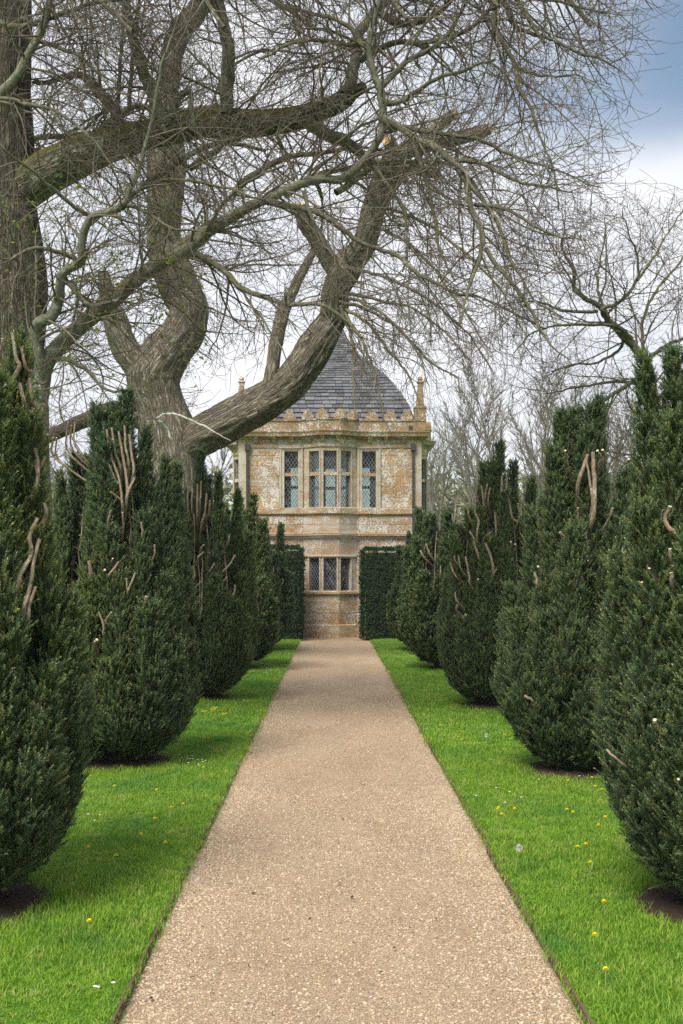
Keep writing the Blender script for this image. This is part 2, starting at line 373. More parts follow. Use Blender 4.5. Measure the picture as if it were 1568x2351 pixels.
M['spring_leaf'] = leaf_mat('spring_leaf', [(0, (0.20, 0.28, 0.03)), (1, (0.33, 0.38, 0.05))], None, 0.4)
M['far_leaf'] = flat('far_leaf', (0.20, 0.20, 0.105), 0.9, 0.25, 1.5)

# ------------------------------------------------------------------ ground, lawn, path
def struct(o): o['kind'] = 'structure'; return o
PL, PR, PEND = -0.815, 0.943, 29.2                  # the path's two edges and its end
def sheet(name, x0, x1, y0, y1, z, mat, nx=1, ny=1, amp=0.0, sc=1.0):
    xs = np.linspace(x0, x1, nx + 1); ys = np.linspace(y0, y1, ny + 1)
    V = [(x, y, z + (amp * mnoise.noise(Vector((x * sc, y * sc, 3.1))) if amp else 0)) for y in ys for x in xs]
    Fq = [(j * (nx + 1) + i, j * (nx + 1) + i + 1, (j + 1) * (nx + 1) + i + 1, (j + 1) * (nx + 1) + i) for j in range(ny) for i in range(nx)]
    return struct(poly(name, V, Fq, mat, smooth=True))
sheet('ground', -2500, 2500, -300, 4500, -0.06, M['lawn'])
sheet('lawn', -9, PL - 0.012, 0.5, 28.9, 0.022, M['lawn'], 40, 110, 0.012, 0.9)
sheet('lawn', PR + 0.012, 9, 0.5, 28.9, 0.022, M['lawn'], 40, 110, 0.012, 0.9)
sheet('gravel_path', PL - 0.01, PR + 0.01, 0.5, PEND, -0.012, M['gravel'], 30, 300, 0.012, 2.6)
for x in (PL, PR):                                 # thin boards that hold the lawn's edge, each a length of its own
    for k in range(9):
        y0 = 0.6 + k * 3.16; y1 = y0 + 3.15; s = -1 if x == PL else 1
        j0, j1 = random.uniform(-.010, .010), random.uniform(-.010, .010)
        V = []
        for (yy, jj) in ((y0, j0), (y1, j1)):
            for (dx, z) in ((0, -0.05), (s * 0.010, -0.05), (s * 0.010, 0.030), (0, 0.028)):
                V.append((x + dx + jj, yy, z + jj))
        o = poly('edging_board', V, [(0, 1, 2, 3), (7, 6, 5, 4), (0, 4, 5, 1), (1, 5, 6, 2), (2, 6, 7, 3), (3, 7, 4, 0)], M['edging'])
        tag(o, 'narrow brown board edging the %s side of the gravel path' % ('left' if s < 0 else 'right'), 'edging', 'boards edging the %s side of the path' % ('left' if s < 0 else 'right'))

# ------------------------------------------------------------------ pavilion
BX, BY, HA = -0.07, 31.62, 2.32                    # centre and half width of the square body
BF, BM, BP = 0.225, 0.69, 0.35                     # canted bay: half width of its front, of its root, projection
def sp(k, s, o):
    a = k * math.pi / 2; tx, ty = math.cos(a), math.sin(a); nx, ny = math.sin(a), -math.cos(a)
    return np.array((BX + tx * s + nx * (HA + o), BY + ty * s + ny * (HA + o)))
SIDE = [(-HA, 0), (-BM, 0), (-BF, BP), (BF, BP), (BM, 0)]
PLAN = np.array([sp(k, s, o) for k in range(4) for s, o in SIDE])
def offset(pl, d):
    n = len(pl); out = []
    for i in range(n):
        a = pl[i] - pl[i - 1]; b = pl[(i + 1) % n] - pl[i]
        a = a / np.linalg.norm(a); b = b / np.linalg.norm(b)
        n1 = np.array((a[1], -a[0])); n2 = np.array((b[1], -b[0]))
        out.append(pl[i] + d * (n1 + n2) / (1 + n1 @ n2))
    return np.array(out)
def sweep(name, prof, mat, root, closed=False):
    n = len(PLAN); V, Fs = [], []
    for o, z in prof:
        for q in offset(PLAN, o): V.append((q[0], q[1], z))
    m = len(prof)
    for j in range(m if closed else m - 1):
        a, b = j * n, ((j + 1) % m) * n
        for i in range(n):
            i2 = (i + 1) % n; Fs.append((a + i, a + i2, b + i2, b + i))
    return poly(name, V, Fs, mat, root)
pav = empty('garden_pavilion', (BX, BY, 0), 'two-storey ochre stone garden pavilion with canted bay windows and slate roof', 'pavilion')
def panel(fr, z0, z1, ops, th, mat, mati):
    us = sorted({0.0, fr.L, *[o[0] for o in ops], *[o[1] for o in ops]}); zs = sorted({z0, z1, *[o[2] for o in ops], *[o[3] for o in ops]})
    solid = lambda u, z: not any(o[0] < u < o[1] and o[2] < z < o[3] for o in ops)
    V, Fs, mi = [], [], []
    def q(a, b, c, d, k): i = len(V); V.extend((a, b, c, d)); Fs.append((i, i + 1, i + 2, i + 3)); mi.append(k)
    for i in range(len(us) - 1):
        for j in range(len(zs) - 1):
            u0, u1, a, b = us[i], us[i + 1], zs[j], zs[j + 1]
            if solid((u0 + u1) / 2, (a + b) / 2):
                q(fr(u0, a, 0), fr(u1, a, 0), fr(u1, b, 0), fr(u0, b, 0), 0); q(fr(u1, a, -th), fr(u0, a, -th), fr(u0, b, -th), fr(u1, b, -th), 1)
    for o in ops:
        u0, u1, a, b = o[:4]
        q(fr(u0, a, 0), fr(u1, a, 0), fr(u1, a, -th), fr(u0, a, -th), 0); q(fr(u0, b, -th), fr(u1, b, -th), fr(u1, b, 0), fr(u0, b, 0), 0)
        q(fr(u0, a, -th), fr(u0, b, -th), fr(u0, b, 0), fr(u0, a, 0), 0); q(fr(u1, a, 0), fr(u1, b, 0), fr(u1, b, -th), fr(u1, a, -th), 0)
    me = bpy.data.meshes.new('wall'); me.from_pydata([tuple(map(float, v)) for v in V], [], Fs); me.materials.append(mat); me.materials.append(mati)
    me.polygons.foreach_set('material_index', mi); me.update()
    return obj('wall', me, pav)
def clip(pg, u0, u1, z0, z1):
    for ax, lim, sg in ((0, u0, 1), (0, u1, -1), (1, z0, 1), (1, z1, -1)):
        out = []
        for i in range(len(pg)):
            a, b = pg[i - 1], pg[i]; da, db = sg * (a[ax] - lim), sg * (b[ax] - lim)
            if (da >= 0) != (db >= 0):
                t = da / (da - db); out.append((a[0] + t * (b[0] - a[0]), a[1] + t * (b[1] - a[1])))
            if db >= 0: out.append(b)
        pg = out
        if not pg: break
    return pg
def light(fr, u0, u1, z0, z1, dep, win):
    """one leaded light: little diamond panes, each set at its own slight tilt, in a lattice of lead"""
    na = max(3, round((u1 - u0) / 0.088)); dw = (u1 - u0) / na; dh = dw * 1.55
    V, Fs = [], []
    for j in range(-1, int((z1 - z0) / dh * 2) + 2):
        for i in range(-1, na + 1):
            cu = u0 + (i + 0.5 + 0.5 * (j % 2)) * dw; cz = z0 + j * dh / 2
            pg = clip([(cu - dw / 2, cz), (cu, cz - dh / 2), (cu + dw / 2, cz), (cu, cz + dh / 2)], u0, u1, z0, z1)
            if len(pg) < 3: continue
            ta, tb = random.gauss(0, 0.045), random.gauss(0, 0.045); k = len(V)
            V += [fr(a, b, dep + ta * (a - cu) + tb * (b - cz)) for a, b in pg]; Fs.append(tuple(range(k, k + len(pg))))
    o = poly('leaded_panes', V, Fs, M['glass'], win); o['kind'] = 'stuff'
    bl = []; w_ = 0.0045
    for sg in (1, -1):
        for i in range(-40, 60):
            # line through (u0 + i*dw (+dw/2), z0) with slope +-dh/dw
            b0 = u0 + (i + 0.5) * dw if True else 0
            pts = []
            for zz in (z0, z1): pts.append((b0 + sg * (zz - z0) * dw / dh, zz))
            (ua, za), (ub, zb) = pts
            t0, t1 = 0.0, 1.0; du = ub - ua
            for lim, s in ((u0, 1), (u1, -1)):
                a, b = s * (ua - lim), s * (ub - lim)
                if a < 0 and b < 0: t0, t1 = 1, 0
                elif a < 0: t0 = max(t0, a / (a - b))
                elif b < 0: t1 = min(t1, a / (a - b))
            if t1 - t0 < 0.02: continue
            p0 = (ua + du * t0, za + (zb - za) * t0); p1 = (ua + du * t1, za + (zb - za) * t1)
            l = math.hypot(p1[0] - p0[0], p1[1] - p0[1]); nx, nz = -(p1[1] - p0[1]) / l * w_, (p1[0] - p0[0]) / l * w_
            dd = 0.004 if sg > 0 else 0.0055
            c = [(p0[0] - nx, p0[1] - nz), (p1[0] - nx, p1[1] - nz), (p1[0] + nx, p1[1] + nz), (p0[0] + nx, p0[1] + nz)]
            bl.append([fr(a, b, dep - dd) for a, b in c] + [fr(a, b, dep + dd) for a, b in c])
    boxes('lead_lattice', bl, M['lead'], win)
def window(fr, u0, u1, z0, z1, trans=None, bay=0, full=True):
    name = 'bay_window' if bay else 'window'
    win = bpy.data.objects.new(name, None); link(win); win.location = fr((u0 + u1) / 2, z0, 0); child(win, pav)
    win.matrix_parent_inverse = Matrix.Translation(pav.location).inverted()
    bpy.context.view_layer.update
    T = M['stone_trim']; dep = -0.085
    def pt(nm, bl, mat=T):
        o = boxes(nm, bl, mat); o.parent = win; o.matrix_parent_inverse = Matrix.Translation(Vector(win.location)).inverted(); return o
    class W: pass
    if trans: rows = [(z0, trans[0]), (trans[1], z1)]
    else: rows = [(z0, z1)]
    for a, b in rows: light_into(fr, u0 + .004, u1 - .004, a + .003, b - .003, dep, win)
    if trans:
        pt('transom', [fr.box(u0 - .001, u1 + .001, trans[0], trans[1], -0.13, -0.012)], M['stone_ochre'])
    if full:
        jw = 0.075 if not bay else 0.035
        for ua, ub in ((u0 - jw, u0 - .0), (u1 + .0, u1 + jw)):
            pt('jamb', [fr.box(ua, ub, z0, z1 + .03, -0.06, 0.03)] if not bay else [fr.box(ua, ub, z0, z1 + .03, -0.06, 0.022)])
            if not bay: pt('jamb_moulding', [fr.box(ua + (-.05 if ua < u0 else jw), ub + (-jw if ua < u0 else .05), z0, z1 + .075, -0.05, 0.052)])
        if not bay:
            pt('lintel', [fr.box(u0 - jw - .002, u1 + jw + .002, z1 + .03, z1 + .085, -0.05, 0.034), fr.box(u0 - jw - .06, u1 + jw + .06, z1 + .085, z1 + .125, -0.05, 0.062)], M['stone_trim' if random.random() < .5 else 'stone_ochre'])
            pt('sill', [fr.box(u0 - jw - .05, u1 + jw + .05, z0 - .06, z0, -0.10, 0.06)], M['stone_ochre'])
def light_into(fr, a, b, c, d, dep, win):
    n0 = set(o.name for o in COL.objects)
    light(fr, a, b, c, d, dep, None)
    for o in list(COL.objects):
        if o.name not in n0: o.parent = win; o.matrix_parent_inverse = Matrix.Translation(Vector(win.location)).inverted()
LZ, UZ, TR = (1.178, 2.01), (3.31, 4.756), (4.13, 4.215)
front_blocks = []
for k in range(4):
    s = SIDE + [(HA, 0)]
    for i in range(5):
        A, B = sp(k, *s[i]), sp(k, *s[i + 1]); fr = Fr(A, B)
        bay = i in (1, 2, 3)
        if i == 0: c = fr.L - (1.0 - BM); ww = 0.352
        elif i == 4: c = 1.0 - BM; ww = 0.352
        elif i == 2: c = fr.L / 2; ww = 0.335
        else: ww = 0.33; c = fr.L / 2 + (0.075 if i == 1 else -0.075)
        ops = [(c - ww / 2, c + ww / 2, *LZ), (c - ww / 2, c + ww / 2, *UZ)]
        panel(fr, -0.05, 5.2, ops, 0.13 if bay else 0.3, M['stone_bay' if bay else 'stone_wall'], M['plaster'])
        window(fr, c - ww / 2, c + ww / 2, *LZ, None, bay)
        window(fr, c - ww / 2, c + ww / 2, *UZ, TR, bay)
        if k == 0: front_blocks.append((fr, ops, bay))
# coursed stones standing a finger proud of the wall core (front only: the sides are out of sight)
for fr, ops, bay in front_blocks:
    if bay:
        zones = [(0.02, 0.92, 0.30), (2.68, 3.09, 0.205)]
    else:
        zones = [(0.02, 2.42, 0.30), (2.68, 3.09, 0.205), (3.32, 4.93, 0.27)]
    for za, zb, ch in zones:
        nr = round((zb - za) / ch); ch = (zb - za) / nr
        for r_ in range(nr):
            a, b = za + r_ * ch, za + (r_ + 1) * ch
            cuts = [0.0 if not bay else 0.0]; x = random.uniform(0.25, 0.5)
            while x < fr.L - 0.2: cuts.append(x); x += random.uniform(0.36, 0.68)
            cuts.append(fr.L)
            for u0, u1 in zip(cuts[:-1], cuts[1:]):
                # cut the stone back from window surrounds
                segs = [(u0, u1)]
                for o in ops:
                    if bay: continue
                    e0, e1 = o[0] - .13, o[1] + .13
                    if a < o[3] + .13 and b > o[2] - .07:
                        ns = []
                        for p, q_ in segs:
                            if q_ <= e0 or p >= e1: ns.append((p, q_))
                            else:
                                if p < e0: ns.append((p, e0))
                                if q_ > e1: ns.append((e1, q_))
                        segs = ns
                for p, q_ in segs:
                    if q_ - p < 0.05: continue
                    d = random.uniform(0.005, 0.011)
                    boxes('stone_block', [fr.box(p + (.004 if p > 0 else 0), q_ - (.004 if q_ < fr.L else 0), a + .004, b - .004, -0.02, d)], M['stone_bay' if (bay and za > 2) else ('stone_ochre' if za < 1 and a < 0.75 else 'stone_wall')], pav)
for k in range(4):                                  # corner pilasters
    for s in (-1, 1):
        fr = Fr(sp(k, -HA, 0), sp(k, HA, 0)); u = 0.0 if s < 0 else fr.L
        boxes('pilaster', [fr.box(u - .03 if s < 0 else u - .16, u + .16 if s < 0 else u + .03, 0.0, 5.0, -0.02, 0.031 + 0.002 * k)], M['stone_trim'], pav)
sweep('plinth', [(0, 0.34), (0.035, 0.30), (0.035, -0.05)], M['stone_ochre'], pav)
sweep('sill_band', [(0, 1.19), (0.05, 1.165), (0.055, 1.11), (0.02, 1.07), (0, 1.06)], M['stone_ochre'], pav)
sweep('head_moulding', [(0, 2.10), (0.04, 2.095), (0.045, 2.06), (0.02, 2.03), (0, 2.02)], M['stone_trim'], pav)
sweep('string_course', [(0, 2.68), (0.02, 2.665), (0.10, 2.645), (0.105, 2.60), (0.06, 2.575), (0.05, 2.54), (0.02, 2.51), (0, 2.50)], M['stone_bay'], pav)
sweep('string_weathering', [(0.02, 2.669), (0.108, 2.648), (0.109, 2.628), (0.102, 2.626)], M['stone_parapet'], pav)
sweep('sill_course', [(0, 3.32), (0.06, 3.295), (0.065, 3.16), (0.03, 3.13), (0, 3.12)], M['stone_ochre'], pav)
sweep('frieze', [(0, 4.86), (0.03, 4.86), (0.035, 4.91), (0.02, 4.93), (0.02, 5.06)], M['stone_ochre'], pav)
sweep('cornice', [(0.02, 5.06), (0.05, 5.075), (0.07, 5.12), (0.20, 5.135), (0.215, 5.20), (0.24, 5.245), (0.24, 5.265), (0.10, 5.29)], M['stone_parapet'], pav)
sweep('parapet', [(0.105, 5.27), (0.105, 5.52), (0.13, 5.535), (0.13, 5.565), (-0.07, 5.565), (-0.07, 5.2)], M['stone_parapet'], pav)
def at_s(s):
    a = abs(s)
    if a <= BF: return BP, 0.0
    if a < BM: return BP * (BM - a) / (BM - BF), -math.copysign(math.atan2(BP, BM - BF), s)
    return 0.0, 0.0
for k in range(4):                                  # battlements: shouldered, round-topped
    for s in (-2.02, -1.54, -1.04, -0.57, -0.2, 0.27, 0.58, 1.07, 1.54, 1.97):
        o, ang = at_s(s); c = sp(k, s, o + 0.03); a = k * math.pi / 2 + ang
        t_ = np.array((math.cos(a), math.sin(a))); n_ = np.array((math.sin(a), -math.cos(a)))
        pr = [(-.155, 0), (-.155, .13), (-.12, .135)] + [(.115 * math.cos(q), .135 + .115 * math.sin(q)) for q in np.linspace(math.pi, 0, 9)] + [(.12, .135), (.155, .13), (.155, 0)]
        sc_ = random.uniform(.93, 1.05)
        V = [(*(c + t_ * x * sc_ + n_ * d), 5.56 + z * sc_) for d in (0.075, -0.075) for x, z in pr]; m = len(pr)
        poly('battlement', V, [tuple(range(m)), tuple(range(2 * m - 1, m - 1, -1))] + [(i, m + i, m + i + 1, i + 1) for i in range(m - 1)], M['stone_parapet'], pav)
for k in range(4):                                  # corner obelisks
    c = sp(k, -HA + 0.04, 0.0)
    prof = [(.15, 5.30), (.15, 5.86), (.165, 5.87), (.165, 5.91), (.105, 5.93), (.06, 6.52), (.085, 6.54), (.085, 6.565), (.05, 6.58), (.062, 6.63), (.05, 6.68), (.0, 6.72)]
    V, Fs = [], []
    for r_, z in prof: V += [(c[0] + r_ * sx, c[1] + r_ * sy, z) for sx, sy in ((-1, -1), (1, -1), (1, 1), (-1, 1))]
    for j in range(len(prof) - 1): Fs += [(j * 4 + i, j * 4 + (i + 1) % 4, j * 4 + 4 + (i + 1) % 4, j * 4 + 4 + i) for i in range(4)]
    poly('obelisk_finial', V, Fs, M['stone_parapet'], pav)
for k in range(4):                                  # brackets under the cornice
    for s in (-1.9, -1.44, -0.99, -0.53, -0.2, 0.2, 0.53, 1.02, 1.44, 1.9):
        o, ang = at_s(s); c = sp(k, s, o); a = k * math.pi / 2 + ang
        t_ = np.array((math.cos(a), math.sin(a))); n_ = np.array((math.sin(a), -math.cos(a)))
        pr = [(0.01, 5.125), (0.17, 5.125), (0.165, 5.09), (0.10, 5.06), (0.085, 5.0), (0.05, 4.985), (0.01, 4.98)]; m = len(pr)
        V = [(*(c + t_ * u + n_ * d), z) for u in (-.05, .05) for d, z in pr]
        poly('bracket', V, [tuple(range(m - 1, -1, -1)), tuple(range(m, 2 * m))] + [(i, (i + 1) % m, m + (i + 1) % m, m + i) for i in range(m)], M['stone_ochre'], pav)
for s in (-2.12, 2.14):                             # iron rainwater pipes
    fr = Fr(sp(0, -HA, 0), sp(0, HA, 0)); u = s + HA
    bl = [fr.box(u - .03, u + .03, 0.0, 4.80, 0.045, 0.10), fr.box(u - .065, u + .065, 4.78, 4.95, 0.035, 0.13)]
    o = boxes('drainpipe', bl[:1], M['iron'], pav)
    h = boxes('hopper_head', bl[1:], M['iron']); h.parent = o
boxes('dark_outlet_box', [Fr(sp(0, -HA, 0), sp(0, HA, 0)).box(2.02 + HA, 2.11 + HA, 5.27, 5.41, 0.05, 0.125)], M['iron'], pav)  # dark box standing in for the shaded outlet opening in the parapet
sq = lambda h, z: [(BX - h, BY - h, z), (BX + h, BY - h, z), (BX + h, BY + h, z), (BX - h, BY + h, z)]
poly('floor', sq(2.1, 2.60) + sq(2.1, 2.45), BOXF, M['plaster'], pav)
poly('added_partition', [(BX - 1.9, BY - .4, 0), (BX + 1.9, BY - .4, 0), (BX + 1.9, BY - .25, 0), (BX - 1.9, BY - .25, 0), (BX - 1.9, BY - .4, 2.44), (BX + 1.9, BY - .4, 2.44), (BX + 1.9, BY - .25, 2.44), (BX - 1.9, BY - .25, 2.44)], BOXF, M['plaster'], pav)  # added to block the view through, so the lower windows look dark
poly('ceiling', sq(2.2, 5.22) + sq(2.2, 5.08), BOXF, M['plaster'], pav)
# roof: ogee pyramid of slates
PROF = [(2.22, 5.42), (2.12, 5.68), (2.03, 5.97), (1.75, 6.47), (1.46, 6.86), (1.23, 7.10), (1.02, 7.30), (0.83, 7.49), (0.67, 7.66), (0.47, 7.96), (0.33, 8.24), (0.18, 8.60), (0.05, 8.9)]
V, Fs = [], []
for h, z in PROF: V += sq(h - .035, z - .02)
for j in range(len(PROF) - 1): Fs += [(j * 4 + i, j * 4 + (i + 1) % 4, j * 4 + 4 + (i + 1) % 4, j * 4 + 4 + i) for i in range(4)]
roof = poly('roof', V, Fs, M['slate'], pav)
pc = catmull([(a, b, 0) for a, b in PROF], 8)[:, :2]; sl = np.concatenate([[0], np.cumsum(np.hypot(*np.diff(pc, axis=0).T))])
rows = []; d = 0.0; g = 0.14
while d < sl[-1] - 0.05: rows.append((d, min(d + g, sl[-1]))); d += g; g = max(0.072, g * 0.975)
rest, nfront = [], 0
for k in range(4):
    a = k * math.pi / 2; t_ = np.array((math.cos(a), math.sin(a))); n_ = np.array((math.sin(a), -math.cos(a)))
    for ri, (d0, d1) in enumerate(rows):
        h0, z0 = np.interp(d0, sl, pc[:, 0]), np.interp(d0, sl, pc[:, 1]); h1, z1 = np.interp(d1, sl, pc[:, 0]), np.interp(d1, sl, pc[:, 1])
        x = -h0 - (0.0 if ri % 2 else 0.12)
        while x < h0:
            w_ = random.uniform(0.15, 0.27); xa, xb = max(x + .010, -h0), min(x + w_, h0); x += w_
            if xb - xa < 0.03: continue
            ta, tb = max(xa, -h1), min(xb, h1)
            if tb <= ta: ta = tb = max(-h1, min(h1, (xa + xb) / 2)); ta -= .004; tb += .004
            j = random.uniform(-.006, .006); lift = 0.045 + random.uniform(0, .014)
            def q(xx, hh, zz, l): p = np.array((BX, BY)) + t_ * xx + n_ * (hh + l); return (p[0], p[1], zz)
            vv = [q(xa, h0, z0 + j, lift), q(xb, h0, z0 + j, lift), q(tb, h1, z1 + .015, .004), q(ta, h1, z1 + .015, .004), q(xa, h0, z0 + j - .016, -.03), q(xb, h0, z0 + j - .016, -.03)]
            if k == 0 and nfront < 300:
                o = poly('slate', vv, [(0, 1, 2, 3), (4, 5, 1, 0), (4, 0, 3), (1, 5, 2)], M['slate']); o.parent = roof; nfront += 1
            else: rest.append(vv)
V, Fs, tone = [], [], []
for vv in rest:
    k = len(V); V += vv; Fs += [tuple(k + i for i in f) for f in ((0, 1, 2, 3), (4, 5, 1, 0), (4, 0, 3), (1, 5, 2))]; tone += [random.random()] * 6
o = poly('slates', V, Fs, M['slate']); o['kind'] = 'stuff'; o.parent = roof
at = o.data.attributes.new('tone', 'FLOAT', 'POINT'); at.data.foreach_set('value', tone)

# ------------------------------------------------------------------ yews and hedges
def proto(name, V, Fs, mat, tip=None):
    me = bpy.data.meshes.new(name); me.from_pydata(V, [], Fs); me.materials.append(mat)
    if tip is not None:
        at = me.attributes.new('tip', 'FLOAT', 'POINT'); at.data.foreach_set('value', tip)
    me.update()
    return bpy.data.objects.new(name, me)
def sprig(name, seed, ln, nn, nl, nw, mat, tipmax, wide=1.0):
    rd = random.Random(seed); V, Fs, tp = [], [], []
    V += [(-.0014, 0, 0), (.0014, 0, 0), (0, .002, 0), (0, 0, ln)]; Fs += [(0, 1, 3), (1, 2, 3), (2, 0, 3)]; tp += [0.35] * 3 + [0.8]
    for i in range(nn):
        t = (i + 0.5) / nn; z = ln * (0.06 + 0.94 * t); a = i * 2.4 + rd.uniform(-.5, .5); up = R(rd.uniform(18, 50) + 25 * t)
        l = nl * rd.uniform(.75, 1.15) * (1.0 - 0.45 * t ** 3); d = Vector((math.cos(a) * math.cos(up) * wide, math.sin(a) * math.cos(up), math.sin(up)))
        sd = Vector((-math.sin(a), math.cos(a), 0)) * nw / 2; b = Vector((0, 0, z)); m_ = b + d * l * .55 + Vector((0, 0, .001)); e = b + d * l
        k = len(V); V += [tuple(b - sd * .5), tuple(b + sd * .5), tuple(m_ + sd), tuple(m_ - sd), tuple(e)]
        Fs += [(k, k + 1, k + 2, k + 3), (k + 3, k + 2, k + 4)]; q = tipmax * max(0, (t - .45) / .55) ** 1.3; tp += [q * .6, q * .6, q, q, q]
    return proto(name, V, Fs, mat, tp)
SPR = [sprig('yew_shoot', 1, 0.058, 26, 0.020, 0.0032, M['yew'], 0.25), sprig('yew_shoot', 2, 0.046, 24, 0.021, 0.0032, M['yew'], 0.12),
       sprig('yew_shoot', 3, 0.085, 30, 0.017, 0.003, M['yew'], 0.55), sprig('yew_shoot', 4, 0.042, 24, 0.022, 0.0034, M['yew'], 0.05), sprig('yew_shoot', 7, 0.05, 26, 0.021, 0.0032, M['yew'], 0.1)]
SPRF = [sprig('yew_tuft', 5, 0.085, 22, 0.032, 0.006, M['yew'], 0.25), sprig('yew_tuft', 6, 0.065, 20, 0.034, 0.0065, M['yew'], 0.08)]
def euler_to(D, spin):
    """euler angles that turn +Z to the directions D with a spin about it"""
    D = D / np.linalg.norm(D, axis=1, keepdims=True)
    th = np.arccos(np.clip(D[:, 2], -1, 1)); ph = np.arctan2(D[:, 1], D[:, 0])
    # R = Rz(ph) * Ry(th) * Rz(spin): as XYZ euler
    c1, s1, c2, s2, c3, s3 = np.cos(ph), np.sin(ph), np.cos(th), np.sin(th), np.cos(spin), np.sin(spin)
    m20 = -s2 * c3; m21 = s2 * s3; m22 = c2; m10 = s1 * c2 * c3 + c1 * s3; m00 = c1 * c2 * c3 - s1 * s3
    return np.stack([np.arctan2(m21, m22), np.arcsin(np.clip(-m20, -1, 1)), np.arctan2(m10, m00)], 1)
def env(z, H):
    t = np.asarray(z) * 3.2 / H
    return np.interp(t, [0, .08, .2, .4, .65, 1.0, 1.35, 1.7, 2.1, 2.5, 2.8, 3.05, 3.25], [.22, .34, .48, .64, .745, .785, .735, .66, .585, .50, .43, .35, .20])
def make_yew(label, X, Y, H, k, seed, far, stubs, spires=()):
    rd = random.Random(seed); rng = np.random.default_rng(seed)
    t = empty('yew_tree', (X, Y, 0), label, 'yew tree', 'upright yews lining the path')
    # plumes: upright bundles of shoots that follow the outline
    plumes = []
    def add(n, zlo, zhi, tlo, thi, r0, r1, kk0, kk1):
        off = rd.uniform(0, 6.28)
        for i in range(n):
            plumes.append((off + i * 6.283 / n + rd.uniform(-.25, .25), rd.uniform(zlo, zhi), rd.uniform(tlo, thi) * H / 3.2, rd.uniform(r0, r1), rd.uniform(kk0, kk1)))
    add(13, .08, .2, .95, 1.45, .16, .215, .95, 1.04)
    add(10, .4, .8, 1.5, 2.2, .115, .165, .80, 1.02)
    add(8, .9, 1.4, 2.15, 2.95, .085, .125, .74, 1.0)
    add(4, 1.4, 1.7, 2.7, 3.2, .085, .12, .35, .75)
    for a, rr, zt in spires: plumes.append((a, zt - 1.2, zt, .09, rr))
    PT, DR, SCL = [], [], []; CV, CF = [], []
    for (a, z0, z1, r_, kf) in plumes:
        z0 = z0 * H / 3.2 if z0 > .3 else z0; hgt = z1 - z0; area = hgt * r_ * 2 * math.pi
        n = int(area * (1350 if not far else 700)); tt = rng.uniform(0, 1, n) ** 0.92; ph = rng.uniform(-2.0, 2.0, n)
        prof = lambda q: (np.minimum(1, (q + .02) * 5) ** .6) * (1 - .985 * q ** 3.6) ** .75
        wob = rd.uniform(0, 6.28)
        def cen(q):
            z = z0 + q * hgt; rr = np.maximum(env(np.minimum(z, z0 + .5 * hgt) * .85 + z * .15, H) * kf * k - r_ * (.35 + .65 * prof(q)), 0.02); aa = a + .10 * np.sin(q * 3 + wob)
            return rr * np.cos(aa), rr * np.sin(aa), z
        cx, cy, cz = cen(tt); cl = np.array([mnoise.noise(Vector((math.cos(a + b) * 2.6 + wob, math.sin(a + b) * 2.6, c * 9.0))) for b, c in zip(ph, cz)])
        rad = r_ * prof(tt) * (1 + .34 * cl) * rng.uniform(.86, 1.03, n)
        ang = a + ph; nx, ny = np.cos(ang), np.sin(ang)
        pz = cz + rng.normal(0, .01, n); low = np.clip(1.0 - pz / 0.5, 0, 1)
        PT.append(np.stack([cx + nx * rad, cy + ny * rad, pz], 1))
        d = np.stack([nx * rng.uniform(.25, .85, n), ny * rng.uniform(.25, .85, n), rng.uniform(.6, 1.2, n) * (1 - .9 * low)], 1) + rng.normal(0, .14, (n, 3))
        DR.append(d); SCL.append(rng.uniform(.8, 1.3, n) * (1.0 if not far else 1.1) * (1 + .25 * (tt > .9)))
        qs = np.linspace(0, 1, 8); ccx, ccy, ccz = cen(qs); pr = r_ * prof(qs) * .78; kk = len(CV) * 8 * 0 + sum(len(v) for v in CV)
        ring = np.stack([np.stack([ccx + pr * math.cos(j * .7854), ccy + pr * math.sin(j * .7854), ccz], 1) for j in range(8)], 1).reshape(-1, 3)
        CV.append(ring); idx = kk + np.arange(64).reshape(8, 8); A = idx[:-1]; B = np.roll(A, -1, 1); C = idx[1:]; D = np.roll(C, -1, 1)
        CF.append(np.stack([A, B, D, C], -1).reshape(-1, 4))
    PT, DR, SCL = np.concatenate(PT), np.concatenate(DR), np.concatenate(SCL)
    PT[:, 2] = np.maximum(PT[:, 2], .06)
    # inner body that fills the tree behind the plumes
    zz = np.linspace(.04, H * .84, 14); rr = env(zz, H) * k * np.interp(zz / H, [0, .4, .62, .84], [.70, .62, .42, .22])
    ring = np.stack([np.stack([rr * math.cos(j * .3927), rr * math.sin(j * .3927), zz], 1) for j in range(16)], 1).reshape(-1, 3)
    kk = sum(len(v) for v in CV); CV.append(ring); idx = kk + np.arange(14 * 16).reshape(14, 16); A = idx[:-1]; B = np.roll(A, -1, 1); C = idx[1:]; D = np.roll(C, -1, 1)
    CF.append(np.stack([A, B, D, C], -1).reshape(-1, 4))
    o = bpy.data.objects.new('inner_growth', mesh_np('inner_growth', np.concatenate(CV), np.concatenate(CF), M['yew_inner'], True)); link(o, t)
    # pruned branches, each a part; the foliage is cut away round them
    keep = np.ones(len(PT), bool)
    for st in stubs:
        pl, wpx = st[:-1], st[-1]
        pts = []
        for i, (px, py) in enumerate(pl):
            yy = Y - .55
            for _ in range(4):
                q = P(px, py, yy); rr = float(env(max(q[2], .05), H)) * k; dx = q[0] - X
                yy = Y - math.sqrt(max(rr * rr - dx * dx, .004)) * .90 - (.035 if i == 0 else .015 - .05 * (i == len(pl) - 1))
            q = P(px, py, yy); pts.append((q[0] - X, q[1] - Y, q[2]))
        e = pts[-1]; pts.append((e[0] * .5, e[1] * .5, max(e[2] - .22, .15)))          # each grows out of the tree's heart
        pts = pts[::-1]; rad = wpx / 2 / (F / Y) * .86
